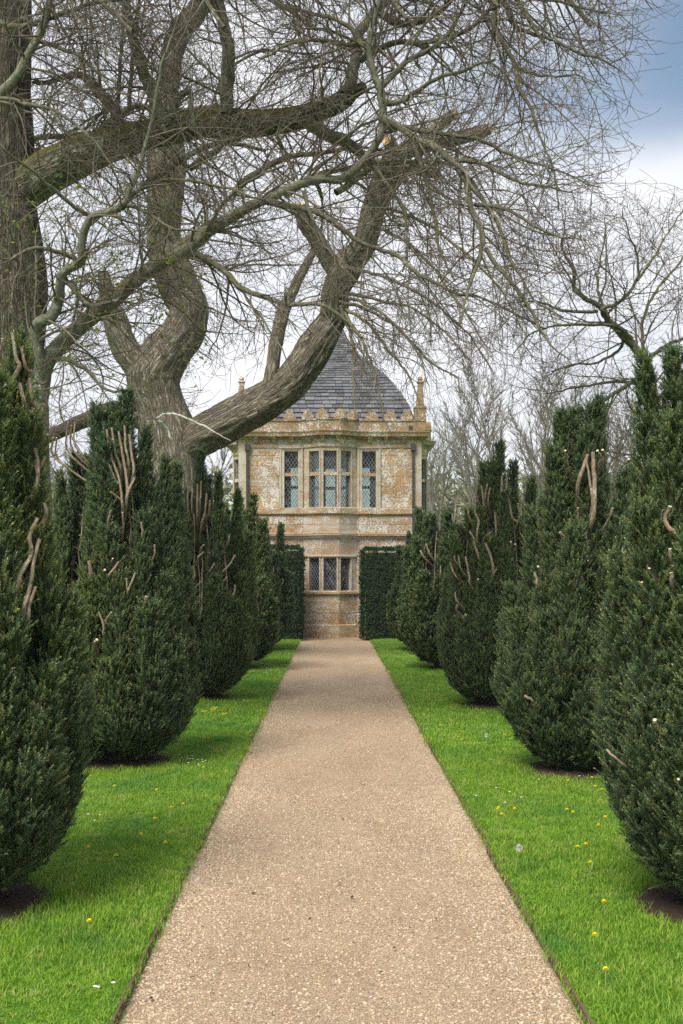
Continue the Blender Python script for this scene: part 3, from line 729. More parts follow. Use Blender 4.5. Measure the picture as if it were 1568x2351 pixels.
        cp = catmull(pts, 4); cp[1:-1] += rng.normal(0, rad * .28, (len(cp) - 2, 3)) * .4; rs = np.linspace(1.2, .78, len(cp)) * rad * rng.uniform(.86, 1.1, len(cp)); rs[-1] = rad * .84
        V, Fq, bc = tubes([(cp, rs)], 9)
        o = bpy.data.objects.new('cut_branch', mesh_np('cut_branch', V, Fq, M['yew_wood'], True, {'bark': ('FLOAT_VECTOR', bc)})); link(o, t)
        n9 = len(V); tg = cp[-1] - cp[-2]; tg /= np.linalg.norm(tg)
        capv = V[-9:] ; cc = capv.mean(0) + tg * .003
        e = bpy.data.objects.new('cut_face', mesh_np('cut_face', np.vstack([capv + tg * .0015, cc]), [(i, (i + 1) % 9, 9) for i in range(9)], M['yew_cut'])); link(e, o)
        for q in cp[int(len(cp) * .3) + 3:]: keep &= np.linalg.norm(PT - q, axis=1) > rad + .024
        for q in cp[int(len(cp) * .3) + 3::2]:                            # clear the shoots that stand right in front of it
            dy = PT[:, 1] - q[1]; keep &= ~((np.hypot(PT[:, 0] - q[0], PT[:, 2] + .04 - q[2]) < rad + .018) & (dy < 0) & (dy > -.24))
    PT, DR, SCL = PT[keep], DR[keep], SCL[keep]
    fo = scatter_object('foliage', PT, euler_to(DR, rng.uniform(0, 6.28, len(PT))), np.repeat(SCL[:, None], 3, 1), SPRF if far else SPR)
    fo.parent = t
    st = []                                          # bare inner stems that show through the gaps
    for i in range(34):
        a = rd.uniform(0, 6.28); za, zb = rd.uniform(.4, 1.2), rd.uniform(1.7, 2.55) * H / 3.2; ra, rb = float(env(za, H)) * k * rd.uniform(.35, .75), float(env(zb, H)) * k * rd.uniform(.45, .8)
        q = np.array([(ra * math.cos(a), ra * math.sin(a), za), ((ra * .6 + rb * .5) * math.cos(a + .1), (ra * .6 + rb * .5) * math.sin(a + .1), (za + zb) / 2), (rb * math.cos(a + .05), rb * math.sin(a + .05), zb)]); q = catmull(q, 4); q[1:-1] += rng.normal(0, .008, (len(q) - 2, 3)); st.append((q, np.linspace(.016, .006, len(q)) * rd.uniform(.7, 1.3)))
    V, Fq, bc = tubes(st, 6)
    o = bpy.data.objects.new('inner_stems', mesh_np('inner_stems', V, Fq, M['yew_wood'], True, {'bark': ('FLOAT_VECTOR', bc)})); link(o, t); o['kind'] = 'stuff'
    V, Fq, bc = tubes([(np.array([(0, 0, -.05), (.01, 0, .1), (0, .01, .4)]), np.array([.13, .10, .08]))], 10)
    o = bpy.data.objects.new('trunk', mesh_np('trunk', V, Fq, M['yew_wood'], True, {'bark': ('FLOAT_VECTOR', bc)})); link(o, t)
    return t, len(PT)
ZL = lambda *p: [(a * .4536, 752.6 + b * .4536) for a, b in p]
ZR = lambda *p: [(878.1 + a * .4536, 752.6 + b * .4536) for a, b in p]
def S(fn, w_, *p): return (*fn(*p), w_ * .4536)
l = lambda w_, *p: S(ZL, w_, *p)
r = lambda w_, *p: S(ZR, w_, *p)
STUB = {
 'L1': [l(28, (190, 965), (150, 1050), (155, 1150), (100, 1250), (70, 1370)), l(26, (200, 1070), (170, 1180), (150, 1320), (118, 1420), (90, 1520)), l(24, (180, 1310), (150, 1400), (125, 1500)),
        l(30, (175, 610), (190, 700), (165, 850)), l(22, (228, 650), (195, 715)), l(26, (225, 890), (220, 980)), l(26, (60, 20), (80, 150), (90, 220)), l(22, (110, 100), (130, 200), (150, 260)),
        l(25, (100, 280), (130, 390), (180, 460)), l(22, (150, 260), (165, 380), (188, 460)), l(18, (240, 540), (225, 610)), l(18, (12, 55), (0, 120))],
 'L2': [l(14, (540, 515), (560, 640), (600, 760), (620, 900)), l(14, (566, 505), (580, 620), (612, 720)), l(15, (600, 525), (620, 640), (642, 780), (640, 870)), l(14, (630, 495), (636, 600), (652, 700)),
        l(16, (655, 540), (665, 640), (676, 740)), l(16, (682, 758), (650, 830), (640, 890)), l(14, (560, 830), (620, 890)), l(11, (533, 650), (580, 760), (602, 810)), l(12, (345, 478), (340, 620)), l(12, (380, 478), (382, 600)),
        l(12, (270, 556), (270, 650)), l(13, (287, 556), (292, 660)), l(10, (362, 495), (364, 610)), l(13, (560, 925), (545, 1010)), l(13, (620, 935), (625, 1000)), l(14, (715, 985), (718, 1070)), l(16, (600, 1185), (562, 1240), (545, 1280)),
        l(28, (452, 1180), (470, 1270)), l(14, (640, 1270), (645, 1350)), l(13, (685, 1240), (657, 1310), (645, 1350)), l(13, (500, 1440), (525, 1510), (525, 1560)), l(13, (562, 1440), (535, 1500)), l(18, (490, 1578), (484, 1612)),
        l(12, (570, 1168), (565, 1205)), l(18, (740, 1360), (725, 1412)), l(12, (782, 1100), (775, 1165)), l(15, (530, 1225), (526, 1250))],
 'L3': [l(11, (862, 755), (866, 850)), l(12, (885, 838), (892, 925)), l(11, (905, 785), (902, 910)), l(11, (930, 770), (930, 880)), l(13, (952, 800), (950, 905)), l(11, (975, 815), (970, 910)), l(13, (1000, 790), (998, 930)), l(11, (1018, 775), (1012, 900)),
        l(12, (1045, 835), (1038, 930)), l(11, (1062, 872), (1058, 930)), l(12, (1140, 910), (1130, 955)), l(13, (1090, 1050), (1075, 1125)), l(14, (1162, 1045), (1145, 1100)), l(13, (1032, 1098), (1018, 1122)), l(12, (1030, 1135), (1000, 1172)),
        l(13, (1190, 1150), (1160, 1200), (1122, 1242)), l(12, (1087, 1190), (1060, 1240)), l(12, (975, 1205), (985, 1250), (965, 1300)), l(11, (1025, 1280), (975, 1335)), l(12, (1150, 1260), (1130, 1287)), l(13, (1190, 1300), (1175, 1362)), l(11, (925, 930), (922, 985)), l(12, (1035, 940), (1020, 1000))],
 'L4': [l(11, (1250, 995), (1245, 1060)), l(11, (1275, 1225), (1260, 1305)), l(11, (1316, 1322), (1290, 1385)), l(12, (1300, 1400), (1304, 1440)), l(9, (1228, 985), (1232, 1030)), l(10, (1196, 930), (1190, 970)), l(9, (1250, 1310), (1262, 1360))],
 'L5': [l(8, (1365, 1150), (1360, 1195)), l(8, (1385, 1205), (1378, 1250)), l(8, (1430, 1268), (1426, 1300))],
 'R1': [r(28, (1455, 905), (1430, 970), (1455, 1020), (1490, 1055)), r(28, (1462, 1240), (1480, 1325)), r(18, (1350, 1218), (1370, 1265)), r(22, (1455, 1120), (1475, 1200)), r(14, (1313, 1288), (1322, 1315)), r(26, (1378, 1985), (1398, 2030)), r(17, (1136, 2136), (1196, 2192)), r(18, (1498, 2285), (1512, 2325))],
 'R2': [r(26, (1065, 628), (1072, 760), (1066, 960)), r(24, (1040, 640), (1012, 720), (990, 800)), r(15, (1030, 665), (1050, 780), (1062, 900)), r(18, (1088, 622), (1105, 665)), r(18, (1114, 618), (1122, 660)), r(14, (925, 622), (930, 655)), r(12, (990, 912), (990, 975)),
        r(16, (1165, 912), (1143, 975)), r(19, (898, 1035), (932, 1078)), r(17, (768, 1238), (780, 1270), (790, 1312)), r(14, (788, 1208), (797, 1228)), r(17, (998, 1233), (1015, 1312)), r(13, (1170, 1102), (1185, 1180), (1200, 1202)), r(13, (1216, 1112), (1207, 1180), (1194, 1200)),
        r(12, (1232, 1120), (1217, 1180), (1200, 1197)), r(18, (1108, 1425), (1120, 1482)), r(20, (718, 1862), (764, 1892)), r(18, (1246, 665), (1240, 725)), r(15, (1230, 950), (1224, 1022)), r(12, (1040, 1178), (1043, 1198))],
 'R3': [r(13, (605, 748), (595, 930)), r(11, (632, 753), (620, 900)), r(10, (650, 822), (622, 900), (602, 990)), r(16, (638, 865), (655, 960), (680, 992)), r(14, (685, 888), (690, 965)), r(16, (570, 933), (576, 1055)), r(11, (532, 788), (520, 865)), r(11, (500, 798), (516, 905)), r(11, (475, 798), (480, 865)),
        r(14, (470, 868), (470, 930), (486, 980), (480, 1072)), r(14, (434, 893), (440, 962)), r(17, (460, 1078), (492, 1172)), r(12, (440, 1028), (472, 1082)), r(18, (518, 1088), (552, 1170), (562, 1262)), r(11, (577, 1222), (555, 1272)), r(14, (420, 1158), (440, 1260), (446, 1302)), r(10, (385, 1153), (402, 1228)),
        r(10, (364, 1153), (376, 1192)), r(13, (343, 1188), (372, 1258)), r(10, (552, 1033), (510, 1077)), r(14, (650, 1083), (650, 1112)), r(13, (368, 1338), (381, 1388)), r(14, (379, 1403), (381, 1438)), r(14, (421, 1452), (414, 1478)), r(12, (484, 1272), (489, 1290)), r(14, (672, 1095), (668, 1118)), r(11, (545, 810), (535, 880))],
 'R4': [r(10, (372, 888), (360, 1002)), r(11, (192, 1128), (212, 1163)), r(9, (222, 1092), (236, 1142)), r(10, (294, 1203), (296, 1262)), r(9, (352, 940), (356, 1000)), r(8, (232, 1120), (246, 1160)), r(9, (226, 1288), (230, 1310))],
 'R5': [],
}
YEWS = [('L1', -1.88, 5.73, 3.0, .82, 11), ('L2', -1.87, 9.98, 3.1, .96, 12), ('L3', -1.78, 15.0, 3.15, 1.05, 13), ('L4', -1.75, 19.6, 3.0, 1.13, 14), ('L5', -1.72, 24.0, 2.9, 1.22, 15),
        ('R1', 1.98, 5.66, 3.3, .86, 21), ('R2', 2.05, 9.55, 3.0, .85, 22), ('R3', 2.02, 14.1, 3.1, .94, 23), ('R4', 2.0, 19.5, 2.98, 1.10, 24), ('R5', 2.02, 23.9, 2.85, 1.14, 25)]
SPIRE = {'L2': [(-1.2, .55, 3.22), (-2.3, .6, 3.1), (-1.9, .3, 3.1)], 'L3': [(-.9, .3, 3.25)], 'R3': [(-1.2, .3, 3.25), (-2.0, .4, 3.0)], 'R2': [(-2.0, .35, 3.0), (-1.1, .45, 3.05), (-.7, .6, 3.1), (-2.6, .5, 2.95)],
         'L1': [(-.6, .5, 3.0), (-1.2, .5, 3.0), (-.25, .95, 2.55), (-.8, 1.0, 2.6), (-.1, .8, 2.8)], 'R1': [(-2.6, .4, 3.3), (-2.0, .5, 3.2)]}
YLAB = {'L1': 'tall dark yew left of the path with long stripped branches, first of its row', 'L2': 'round-bellied yew left of the path with a bundle of bare pruned stems near its top',
        'L3': 'third yew left of the path with a fringe of short upright stubs on top', 'L4': 'smaller yew left of the path, fourth of its row, with few pruned stubs', 'L5': 'last yew of the row left of the path, beside the clipped hedge',
        'R1': 'tall dense yew right of the path with yellowish tips, first of its row', 'R2': 'broad yew right of the path with spiky top and a thick forked sawn stem', 'R3': 'yew right of the path bristling with many pale pruned stems in its upper half',
        'R4': 'fourth yew right of the path, blunt-topped, with few pruned stubs', 'R5': 'last yew of the row right of the path, beside the clipped hedge'}
ninst = 0
for key, X, Y, H, k, seed in YEWS:
    tt, n_ = make_yew(YLAB[key], X, Y, H, k, seed, Y > 17, STUB[key], SPIRE.get(key, ())); ninst += n_
print('yew shoots', ninst)
def hedge(label, x0, x1, y0, y1, h):
    t = empty('clipped_hedge', ((x0 + x1) / 2, (y0 + y1) / 2, 0), label, 'hedge', 'clipped hedges before the pavilion')
    cx, cy = t.location[0], t.location[1]; rng = np.random.default_rng(int(abs(x0) * 100) + 5)
    a, b = (x1 - x0) / 2, (y1 - y0) / 2; q = .06
    V = [(sx * (a - q), sy * (b - q), z) for z in (-.02, h - q) for sx, sy in ((-1, -1), (1, -1), (1, 1), (-1, 1))]
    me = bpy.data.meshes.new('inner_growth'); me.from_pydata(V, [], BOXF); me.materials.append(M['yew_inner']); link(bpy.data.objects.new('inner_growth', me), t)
    PT, DR = [], []
    def face(n, gen, nrm):
        p = gen(n); PT.append(p); DR.append(np.array(nrm) * rng.uniform(.5, 1.1, (n, 1)) + np.array((0, 0, .45)) + rng.normal(0, .3, (n, 3)))
    U = lambda n, s: rng.uniform(-s, s, n); dn = 620
    wv = lambda p: 0.025 * np.sin(p[:, 0] * 5 + p[:, 2] * 4) + .02 * np.sin(p[:, 2] * 9 + p[:, 1] * 7)
    def mk(f):
        def g(n):
            p = f(n); return p
        return g
    face(int(2 * a * h * dn), lambda n: np.stack([U(n, a), np.full(n, -b) + rng.normal(0, .034, n), rng.uniform(.0, h, n)], 1), (0, -1, 0))
    face(int(2 * b * h * dn), lambda n: np.stack([np.full(n, -a) + rng.normal(0, .034, n), U(n, b), rng.uniform(.0, h, n)], 1), (-1, 0, 0))
    face(int(2 * b * h * dn), lambda n: np.stack([np.full(n, a) + rng.normal(0, .034, n), U(n, b), rng.uniform(.0, h, n)], 1), (1, 0, 0))
    face(int(4 * a * b * dn), lambda n: np.stack([U(n, a), U(n, b), np.full(n, h) + rng.normal(0, .018, n)], 1), (0, 0, 1))
    PT, DR = np.concatenate(PT), np.concatenate(DR)
    PT[:, 1] += .02 * np.sin(PT[:, 0] * 6 + PT[:, 2] * 5); PT[:, 0] += .02 * np.sin(PT[:, 2] * 6 + PT[:, 1] * 8)
    fo = scatter_object('foliage', PT, euler_to(DR, rng.uniform(0, 6.28, len(PT))), np.repeat(rng.uniform(.7, 1.15, (len(PT), 1)), 3, 1), HSP); fo.parent = t
HSP = [sprig('hedge_tuft', 8, 0.075, 16, 0.04, 0.010, M['hedge'], 0.0), sprig('hedge_tuft', 9, 0.06, 15, 0.038, 0.011, M['hedge'], 0.0)]
hedge('dark square-clipped hedge block right of the path end, before the pavilion', .77, 3.6, 27.75, 28.72, 2.2)
hedge('dark square-clipped hedge block left of the path end, before the pavilion', -3.7, -.82, 27.55, 28.72, 2.24)

# ------------------------------------------------------------------ bare trees
def tube_obj(name, groups, sides, mat, root, furrow=0.0, smooth=True):
    V, Fq, bc = tubes(groups, sides)
    if furrow:
        # furrowed bark: long wavy ridges, real relief
        cen = np.concatenate([np.repeat(np.asarray(p)[:, None, :], sides, 1).reshape(-1, 3) for p, _ in groups])
        d = V - cen; ln = np.linalg.norm(d, axis=1, keepdims=True); d = d / np.maximum(ln, 1e-6)
        h = np.array([abs(mnoise.noise(Vector((b[0] * 13 + .6 * math.sin(b[2] * 5), b[1] * 13, b[2] * 1.8)))) for b in bc])
        l2 = np.array([mnoise.noise(Vector((b[0] * 2.2, b[1] * 2.2, b[2] * 1.1 + 7))) for b in bc])
        V = V + d * (furrow * 1.5 * (np.minimum(h * 3.6, 1.0) - .6) + l2 * furrow * 2.0)[:, None]
    me = mesh_np(name, V, Fq, mat, smooth, {'bark': ('FLOAT_VECTOR', bc)})
    return obj(name, me, root)
def guide(pts, per=5, jit=0.0, seed=0):
    """[(x, y, width, Y)] in photo units -> smooth 3D axis and radii"""
    q = np.array([(*P(x, y, Y), wd / 2 * Y / F) for x, y, wd, Y in pts]); c = catmull(q, per)
    if jit:
        rng = np.random.default_rng(seed); n = len(c); wv = np.cumsum(rng.normal(0, jit, (n, 3)), 0); wv -= np.linspace(0, 1, n)[:, None] * wv[-1]; c[:, :3] += wv
    return c[:, :3], np.maximum(c[:, 3], .004)
rg = random.Random(99)
def unit(v):
    n = math.sqrt(v[0] * v[0] + v[1] * v[1] + v[2] * v[2]) + 1e-9
    return (v[0] / n, v[1] / n, v[2] / n)
def perp(d, ang, spread):
    """a direction leaving d by angle spread, at roll ang"""
    ax = (0, 0, 1) if abs(d[2]) < .9 else (1, 0, 0)
    a = unit((d[1] * ax[2] - d[2] * ax[1], d[2] * ax[0] - d[0] * ax[2], d[0] * ax[1] - d[1] * ax[0]))
    b = (d[1] * a[2] - d[2] * a[1], d[2] * a[0] - d[0] * a[2], d[0] * a[1] - d[1] * a[0])
    c, s, cs, ss = math.cos(ang), math.sin(ang), math.cos(spread), math.sin(spread)
    return (d[0] * cs + (a[0] * c + b[0] * s) * ss, d[1] * cs + (a[1] * c + b[1] * s) * ss, d[2] * cs + (a[2] * c + b[2] * s) * ss)
class Crown:
    def __init__(s, allowed=None, droop=.07, lift=.20, wig=.11, bias=(0, 0, 0)):
        s.lv = {2: [], 3: [], 4: [], 5: []}; s.allowed = allowed; s.droop = droop; s.lift = lift; s.wig = wig; s.bias = bias
    def grow(s, p, d, ln, r0, lev, dens=1.0):
        step = {2: .13, 3: .085, 4: .055, 5: .045}[lev]; n = max(4, int(ln / step)); n = min(n, 18); st = ln / n
        pts = [p]; d = unit(d); roll = rg.uniform(0, 6.28); jx, jy = rg.gauss(0, 42), rg.gauss(0, 26); cu, cv, cw = rg.gauss(0, .055), rg.gauss(0, .055), rg.gauss(0, .03); bx, by, bz = s.bias
        for i in range(n):
            t = i / n; g = rg.gauss
            tr = -s.droop * (1 - t) if t < .5 else s.lift * (t - .25)
            d = unit((d[0] + g(0, s.wig) + cu, d[1] + g(0, s.wig) + cv, d[2] + g(0, s.wig * .8) + tr + cw))
            p = (p[0] + d[0] * st, p[1] + d[1] * st, p[2] + d[2] * st)
            if s.allowed and not s.allowed(CX + p[0] / p[1] * F + jx, CY - (p[2] - CH) / p[1] * F + jy, p[1]): break
            pts.append(p)
            if lev < 4 or (lev == 4 and ln > .34):
                pr = {2: .86, 3: .66, 4: .42}[lev] * dens
                if i >= (1 if lev == 2 else 0) and rg.random() < pr:
                    roll += math.pi + g(0, .7); cl = ln * {2: rg.uniform(.34, .62), 3: rg.uniform(.34, .62), 4: rg.uniform(.35, .6)}[lev] * (1.12 - .55 * t)
                    s.grow(p, perp(d, roll, R(rg.uniform(28, 62))), max(cl, .09), r0 * {2: .55, 3: .62, 4: .75}[lev] * (1 - .35 * t), lev + 1, dens)
        m = len(pts)
        if m >= 3:
            s.lv[lev].append((pts, [r0 * (1 - .62 * i / (m - 1)) for i in range(m)]))
    def along(s, ax, rad, every_, l0, l1, t0=0.0, lev=2, spread=(35, 75), rr=None, dens=1.0, up=0.0, rmax=.016):
        every = every_ * .88; seg = np.linalg.norm(np.diff(ax, axis=0), axis=1); cum = np.concatenate([[0], np.cumsum(seg)]); L = cum[-1]; x = L * t0 + rg.uniform(0, every)
        while x < L:
            i = min(int(np.searchsorted(cum, x)) - 1, len(ax) - 2); i = max(i, 0); f = (x - cum[i]) / max(seg[i], 1e-6)
            p = ax[i] + (ax[i + 1] - ax[i]) * f; d = unit(tuple(ax[i + 1] - ax[i])); q = perp(d, rg.uniform(0, 6.28), R(rg.uniform(*spread))); q = (q[0], q[1], q[2] + up)
            ln = rg.uniform(l0, l1) * (1.1 - .35 * x / L)
            s.grow(tuple(p), q, ln, min(rmax, max(.006, rad[i] * .45)) * rg.uniform(.7, 1.1), lev, dens)
            x += every * rg.uniform(.5, 1.5)
    def build(s, root, k=1.0, mat2='twig', mat3='twig_thin'):
        def pack(L, f=1.0): return [(np.array(p), np.maximum(np.array(r_) * k * f, .0023)) for p, r_ in L]
        if s.lv[2]: tube_obj('branches', pack(s.lv[2]), 5, M[mat2], root)['kind'] = 'stuff'
        g = pack(s.lv[3], .82) + pack(s.lv[4], .8) + pack(s.lv[5], .8)
        if g:
            o = tube_obj('twigs', g, 3, M[mat3], root); o['kind'] = 'stuff'
        return len(g), sum(len(p) for p, _ in g) * 6
    def leaves(s, root, n, region):
        V, Fs = [], []; L = [p for q in s.lv[4] + s.lv[5] for p in q[0][1:]]; rg.shuffle(L); k = 0
        for p in L:
            x, y = CX + p[0] / p[1] * F, CY - (p[2] - CH) / p[1] * F
            if not region(x, y): continue
            for _ in range(2):
                a = rg.uniform(0, 6.28); u = Vector((math.cos(a), math.sin(a), rg.uniform(-.6, .8))) * rg.uniform(.03, .055); v = Vector((-math.sin(a), math.cos(a), rg.uniform(-.5, .5))) * .018; b = Vector(p); i = len(V)
                V += [tuple(b), tuple(b + u * .5 + v), tuple(b + u), tuple(b + u * .5 - v)]; Fs.append((i, i + 1, i + 2, i + 3))
            k += 1
            if k >= n: break
        if V: poly('young_leaves', V, Fs, M['spring_leaf'], root)['kind'] = 'stuff'
def cap(root, ax, rad, mat='cut_wood', nrm=None):
    d = Vector(ax[-1] - ax[-2]).normalized() if nrm is None else Vector(nrm).normalized(); c = Vector(ax[-1]); a = d.orthogonal().normalized(); b = d.cross(a); r_ = rad[-1] * 1.02; n = 14
    V = [tuple(c + d * .004 + (a * math.cos(i / n * 6.2832) + b * math.sin(i / n * 6.2832)) * r_) for i in range(n)] + [tuple(c + d * .012)] + [tuple(c - d * .01 + (a * math.cos(i / n * 6.2832) + b * math.sin(i / n * 6.2832)) * r_) for i in range(n)]
    poly('cut_end', V, [(i, (i + 1) % n, n) for i in range(n)] + [(n + 1 + i, n + 1 + (i + 1) % n, (i + 1) % n, i) for i in range(n)], M[mat], root)
h2 = lambda L: [(a / 2, b / 2, c / 2) for a, b, c in L]               # tracing scales of the two enlargements used
z5 = lambda L: [(752.6 + a * .52, b * .52, c * .52) for a, b, c in L]
def dep(L, Y0, Y1):
    n = len(L); return [(*q, Y0 + (Y1 - Y0) * i / (n - 1)) for i, q in enumerate(L)]

def inside(x, y, pg):
    c = False; j = len(pg) - 1
    for i in range(len(pg)):
        if (pg[i][1] > y) != (pg[j][1] > y) and x < (pg[j][0] - pg[i][0]) * (y - pg[i][1]) / (pg[j][1] - pg[i][1]) + pg[i][0]: c = not c
        j = i
    return c
# the reach of the old trees' crown (their lower right side hangs over the path and ends in the open)
REACH = [(-600, -900), (1560, -900), (1510, 0), (1505, 112), (1480, 180), (1430, 215), (1425, 250), (1455, 286), (1440, 345), (1470, 376), (1450, 442), (1420, 492), (1430, 525), (1330, 640), (1300, 760), (1200, 870), (1040, 915), (1035, 1000), (900, 1012), (800, 920), (770, 800), (640, 760), (520, 960), (540, 1040), (300, 1060), (-600, 1060)]
ok_reach = lambda x, y, Y: Y > 7.0 and inside(x, y, REACH)

# --- the old tree at the left edge
tA = empty('old_tree', (*P(20, 1652, 13)[:2], 0), 'massive furrowed tree behind the left yews with a long mossy limb over the path', 'tree')
ax, rad = guide([(18, 1680, 190, 13), (18, 1300, 165, 13), (22, 900, 150, 13), (20, 600, 158, 13), (14, 400, 118, 13), (16, 200, 96, 13), (30, 0, 86, 13), (48, -220, 72, 13.1)], 10)
tube_obj('trunk', [(ax, rad)], 56, M['bark_dark'], tA, .022)
crA = Crown(ok_reach)
crA.along(ax, rad, .16, .9, 1.9, .30)
MOSS = dep(h2([(60, 900, 190), (180, 810, 195), (320, 735, 185), (480, 670, 150), (660, 620, 130), (850, 578, 122), (1000, 560, 122), (1150, 565, 116), (1300, 555, 108), (1420, 530, 102), (1500, 500, 88), (1580, 462, 76)]) + [(812, 212, 30), (838, 197, 25)], 13, 12.2)
ax, rad = guide(MOSS, 8); MAX_, MRAD = ax, rad
tube_obj('mossy_limb', [(ax, rad)], 44, M['bark_moss'], tA, .012)
crA.along(ax, rad, .15, .8, 1.8, .12, up=.15)
LIMBS_A = [
 (dep(h2([(1035, 520, 62), (1045, 380, 66), (1050, 290, 62), (1035, 170, 56), (1010, 50, 50), (995, -60, 46)]), 12.5, 12.2), 'bark_smooth'),
 (dep(h2([(745, 560, 62), (700, 420, 56), (640, 260, 50), (600, 130, 46), (580, 0, 42), (560, -120, 40)]), 12.7, 12.4), 'bark_smooth'),
 (dep(z5([(60, 420, 46), (105, 370, 52), (130, 250, 50), (150, 150, 46), (220, 60, 44), (300, -20, 40), (360, -100, 36)]), 12.3, 12.6), 'bark_smooth'),
 (dep(h2([(1400, 560, 60), (1500, 620, 58), (1568, 650, 54)]) + z5([(100, 645, 44), (180, 705, 40), (240, 750, 34), (330, 760, 24)]), 12.3, 12.8), 'bark_branch'),
 (dep(h2([(-60, 500, 44), (0, 440, 44), (80, 340, 40), (150, 200, 36), (200, 80, 33), (235, -40, 30)]), 12.0, 11.7), 'bark_smooth'),
 (dep(h2([(-40, 100, 30), (60, 120, 28), (150, 110, 25), (280, 70, 22), (400, 30, 18), (600, -10, 14)]), 12.2, 11.6), 'bark_branch'),
 (dep(h2([(540, 580, 60), (520, 500, 52), (430, 390, 50), (350, 350, 30), (220, 390, 18), (150, 380, 12)]), 13.2, 13.5), 'bark_dark'),
 (dep(h2([(540, 520, 20), (548, 300, 17), (562, 150, 14), (570, 0, 12)]), 12.8, 12.8), 'bark_smooth'),
 (dep(h2([(600, 500, 22), (606, 300, 18), (625, 150, 14), (650, -30, 12)]), 12.6, 12.4), 'bark_smooth'),
 (dep(h2([(790, 540, 34), (810, 470, 36), (850, 430, 30), (885, 440, 22), (880, 500, 20), (915, 600, 18), (950, 680, 14), (985, 760, 8)]), 12.3, 12.0), 'yew_wood'),
 (dep(h2([(0, 450, 20), (120, 470, 18), (260, 520, 15), (420, 640, 12), (520, 770, 9)]), 11.8, 11.2), 'bark_branch'),
 (dep(h2([(100, 170, 24), (260, 210, 20), (380, 250, 16), (450, 330, 13), (540, 380, 10)]), 12.0, 11.4), 'bark_branch'),
 (dep([(820, 140, 16), (900, 100, 14), (990, 95, 12), (1080, 60, 10), (1160, -20, 8)], 12.4, 11.4), 'bark_branch'),
 (dep(z5([(220, 60, 40), (330, 110, 30), (480, 60, 26), (560, -20, 22)]), 12.4, 12.0), 'bark_branch'),
 (dep(z5([(600, -120, 24), (740, 20, 26), (745, 130, 22), (830, 290, 20), (852, 400, 18), (905, 490, 15), (930, 580, 12), (990, 740, 9), (1020, 930, 7)]), 11.6, 11.0), 'bark_branch'),
 (dep(z5([(700, -90, 26), (785, 10, 25), (822, 90, 22), (900, 150, 18), (1000, 178, 15), (1100, 226, 12), (1200, 262, 9), (1300, 318, 6)]), 11.8, 11.2), 'bark_branch'),
 (dep(z5([(640, -140, 22), (760, -60, 18), (920, -10, 14), (1080, 20, 11), (1230, 60, 7)]), 11.7, 11.4), 'bark_branch'),
 (dep(z5([(830, 290, 16), (900, 330, 13), (990, 340, 11), (1080, 330, 8), (1140, 350, 6)]), 11.4, 11.0), 'bark_branch'),
]
small = []
for i, (g, mt) in enumerate(LIMBS_A):
    ax, rad = guide(g, 6, .006, i)
    if g[0][2] > 18: tube_obj('limb', [(ax, rad)], 16, M[mt], tA, .004 if mt == 'bark_dark' else 0)
    else: small.append((ax, rad))
    if mt != 'yew_wood': crA.along(ax, rad, .13, .6, 1.5, .08)
# unseen boughs above the frame let their twigs hang into it
for i in range(13):
    x0 = -60 + i * 105; y0 = rg.uniform(-160, -40)
    g = [(x0, y0, 20, 12.6), (x0 + 70, y0 + rg.uniform(-10, 60), 17, 12.2), (x0 + 160, y0 + rg.uniform(0, 130), 13, 11.8), (x0 + 260, y0 + rg.uniform(40, 190), 9, 11.4)]
    ax, rad = guide(g, 5, .01, 50 + i); small.append((ax, rad)); crA.along(ax, rad, .17, .7, 1.5, .1)
for i in range(8):                                  # thin boughs behind the mossy limb
    x0 = 60 + i * 110; y0 = rg.uniform(240, 420); g = [(x0 - 60, y0 + 40, 16, 13.6), (x0 + 30, y0 - 20, 14, 13.9), (x0 + 120, y0 - rg.uniform(10, 70), 11, 14.2), (x0 + 220, y0 - rg.uniform(0, 90), 8, 14.5)]
    ax, rad = guide(g, 5, .012, 80 + i); small.append((ax, rad)); crA.along(ax, rad, .15, .7, 1.4, .05)
for a_, b_ in small: tube_obj('limb', [(a_, b_)], 8, M['bark_branch'], tA)
nA = crA.build(tA)

# --- the leaning veteran before the pavilion
tB = empty('leaning_tree', (*P(395, 1500, 21)[:2], 0), 'huge tree with a thick limb leaning right in front of the pavilion roof', 'tree')
YB = 21.0
ax, rad = guide([(400, 1580, 190, YB), (398, 1300, 175, YB), (395, 1120, 150, YB), (385, 1010, 135, YB), (365, 930, 112, YB), (352, 868, 122, YB), (378, 815, 108, YB), (418, 762, 92, YB + .1), (434, 712, 84, YB + .2), (418, 672, 88, YB + .3), (398, 625, 88, YB + .3), (375, 565, 78, YB + .4), (374, 500, 74, YB + .4), (380, 440, 82, YB + .5), (384, 375, 90, YB + .5), (378, 300, 72, YB + .5), (376, 240, 58, YB + .5), (388, 165, 50, YB + .5), (405, 90, 47, YB + .6), (448, 30, 45, YB + .6), (492, -30, 42, YB + .6), (520, -120, 36, YB + .6)], 8)
tube_obj('trunk', [(ax, rad)], 60, M['bark_old'], tB, .026)
crB = Crown(lambda x, y, Y: inside(x, y, REACH) and Y < 27, .07, .18, .11)
crB.along(ax, rad, .3, .9, 2.2, .42)
LEAN = dep([(388, 1080, 150), (405, 1040, 132)] + h2([(870, 2035, 190), (960, 1985, 188), (1080, 1925, 176), (1220, 1840, 166), (1330, 1760, 166), (1410, 1660, 150), (1470, 1560, 146), (1525, 1475, 128)]) + [(769, 715, 62), (772, 665, 56), (799, 613, 55), (834, 561, 55), (849, 509, 53), (860, 468, 51), (882, 416, 53), (912, 372, 62), (925, 352, 46)], 21, 20)
ax, rad = guide(LEAN, 8)
tube_obj('leaning_limb', [(ax, rad)], 60, M['bark_old'], tB, .034)
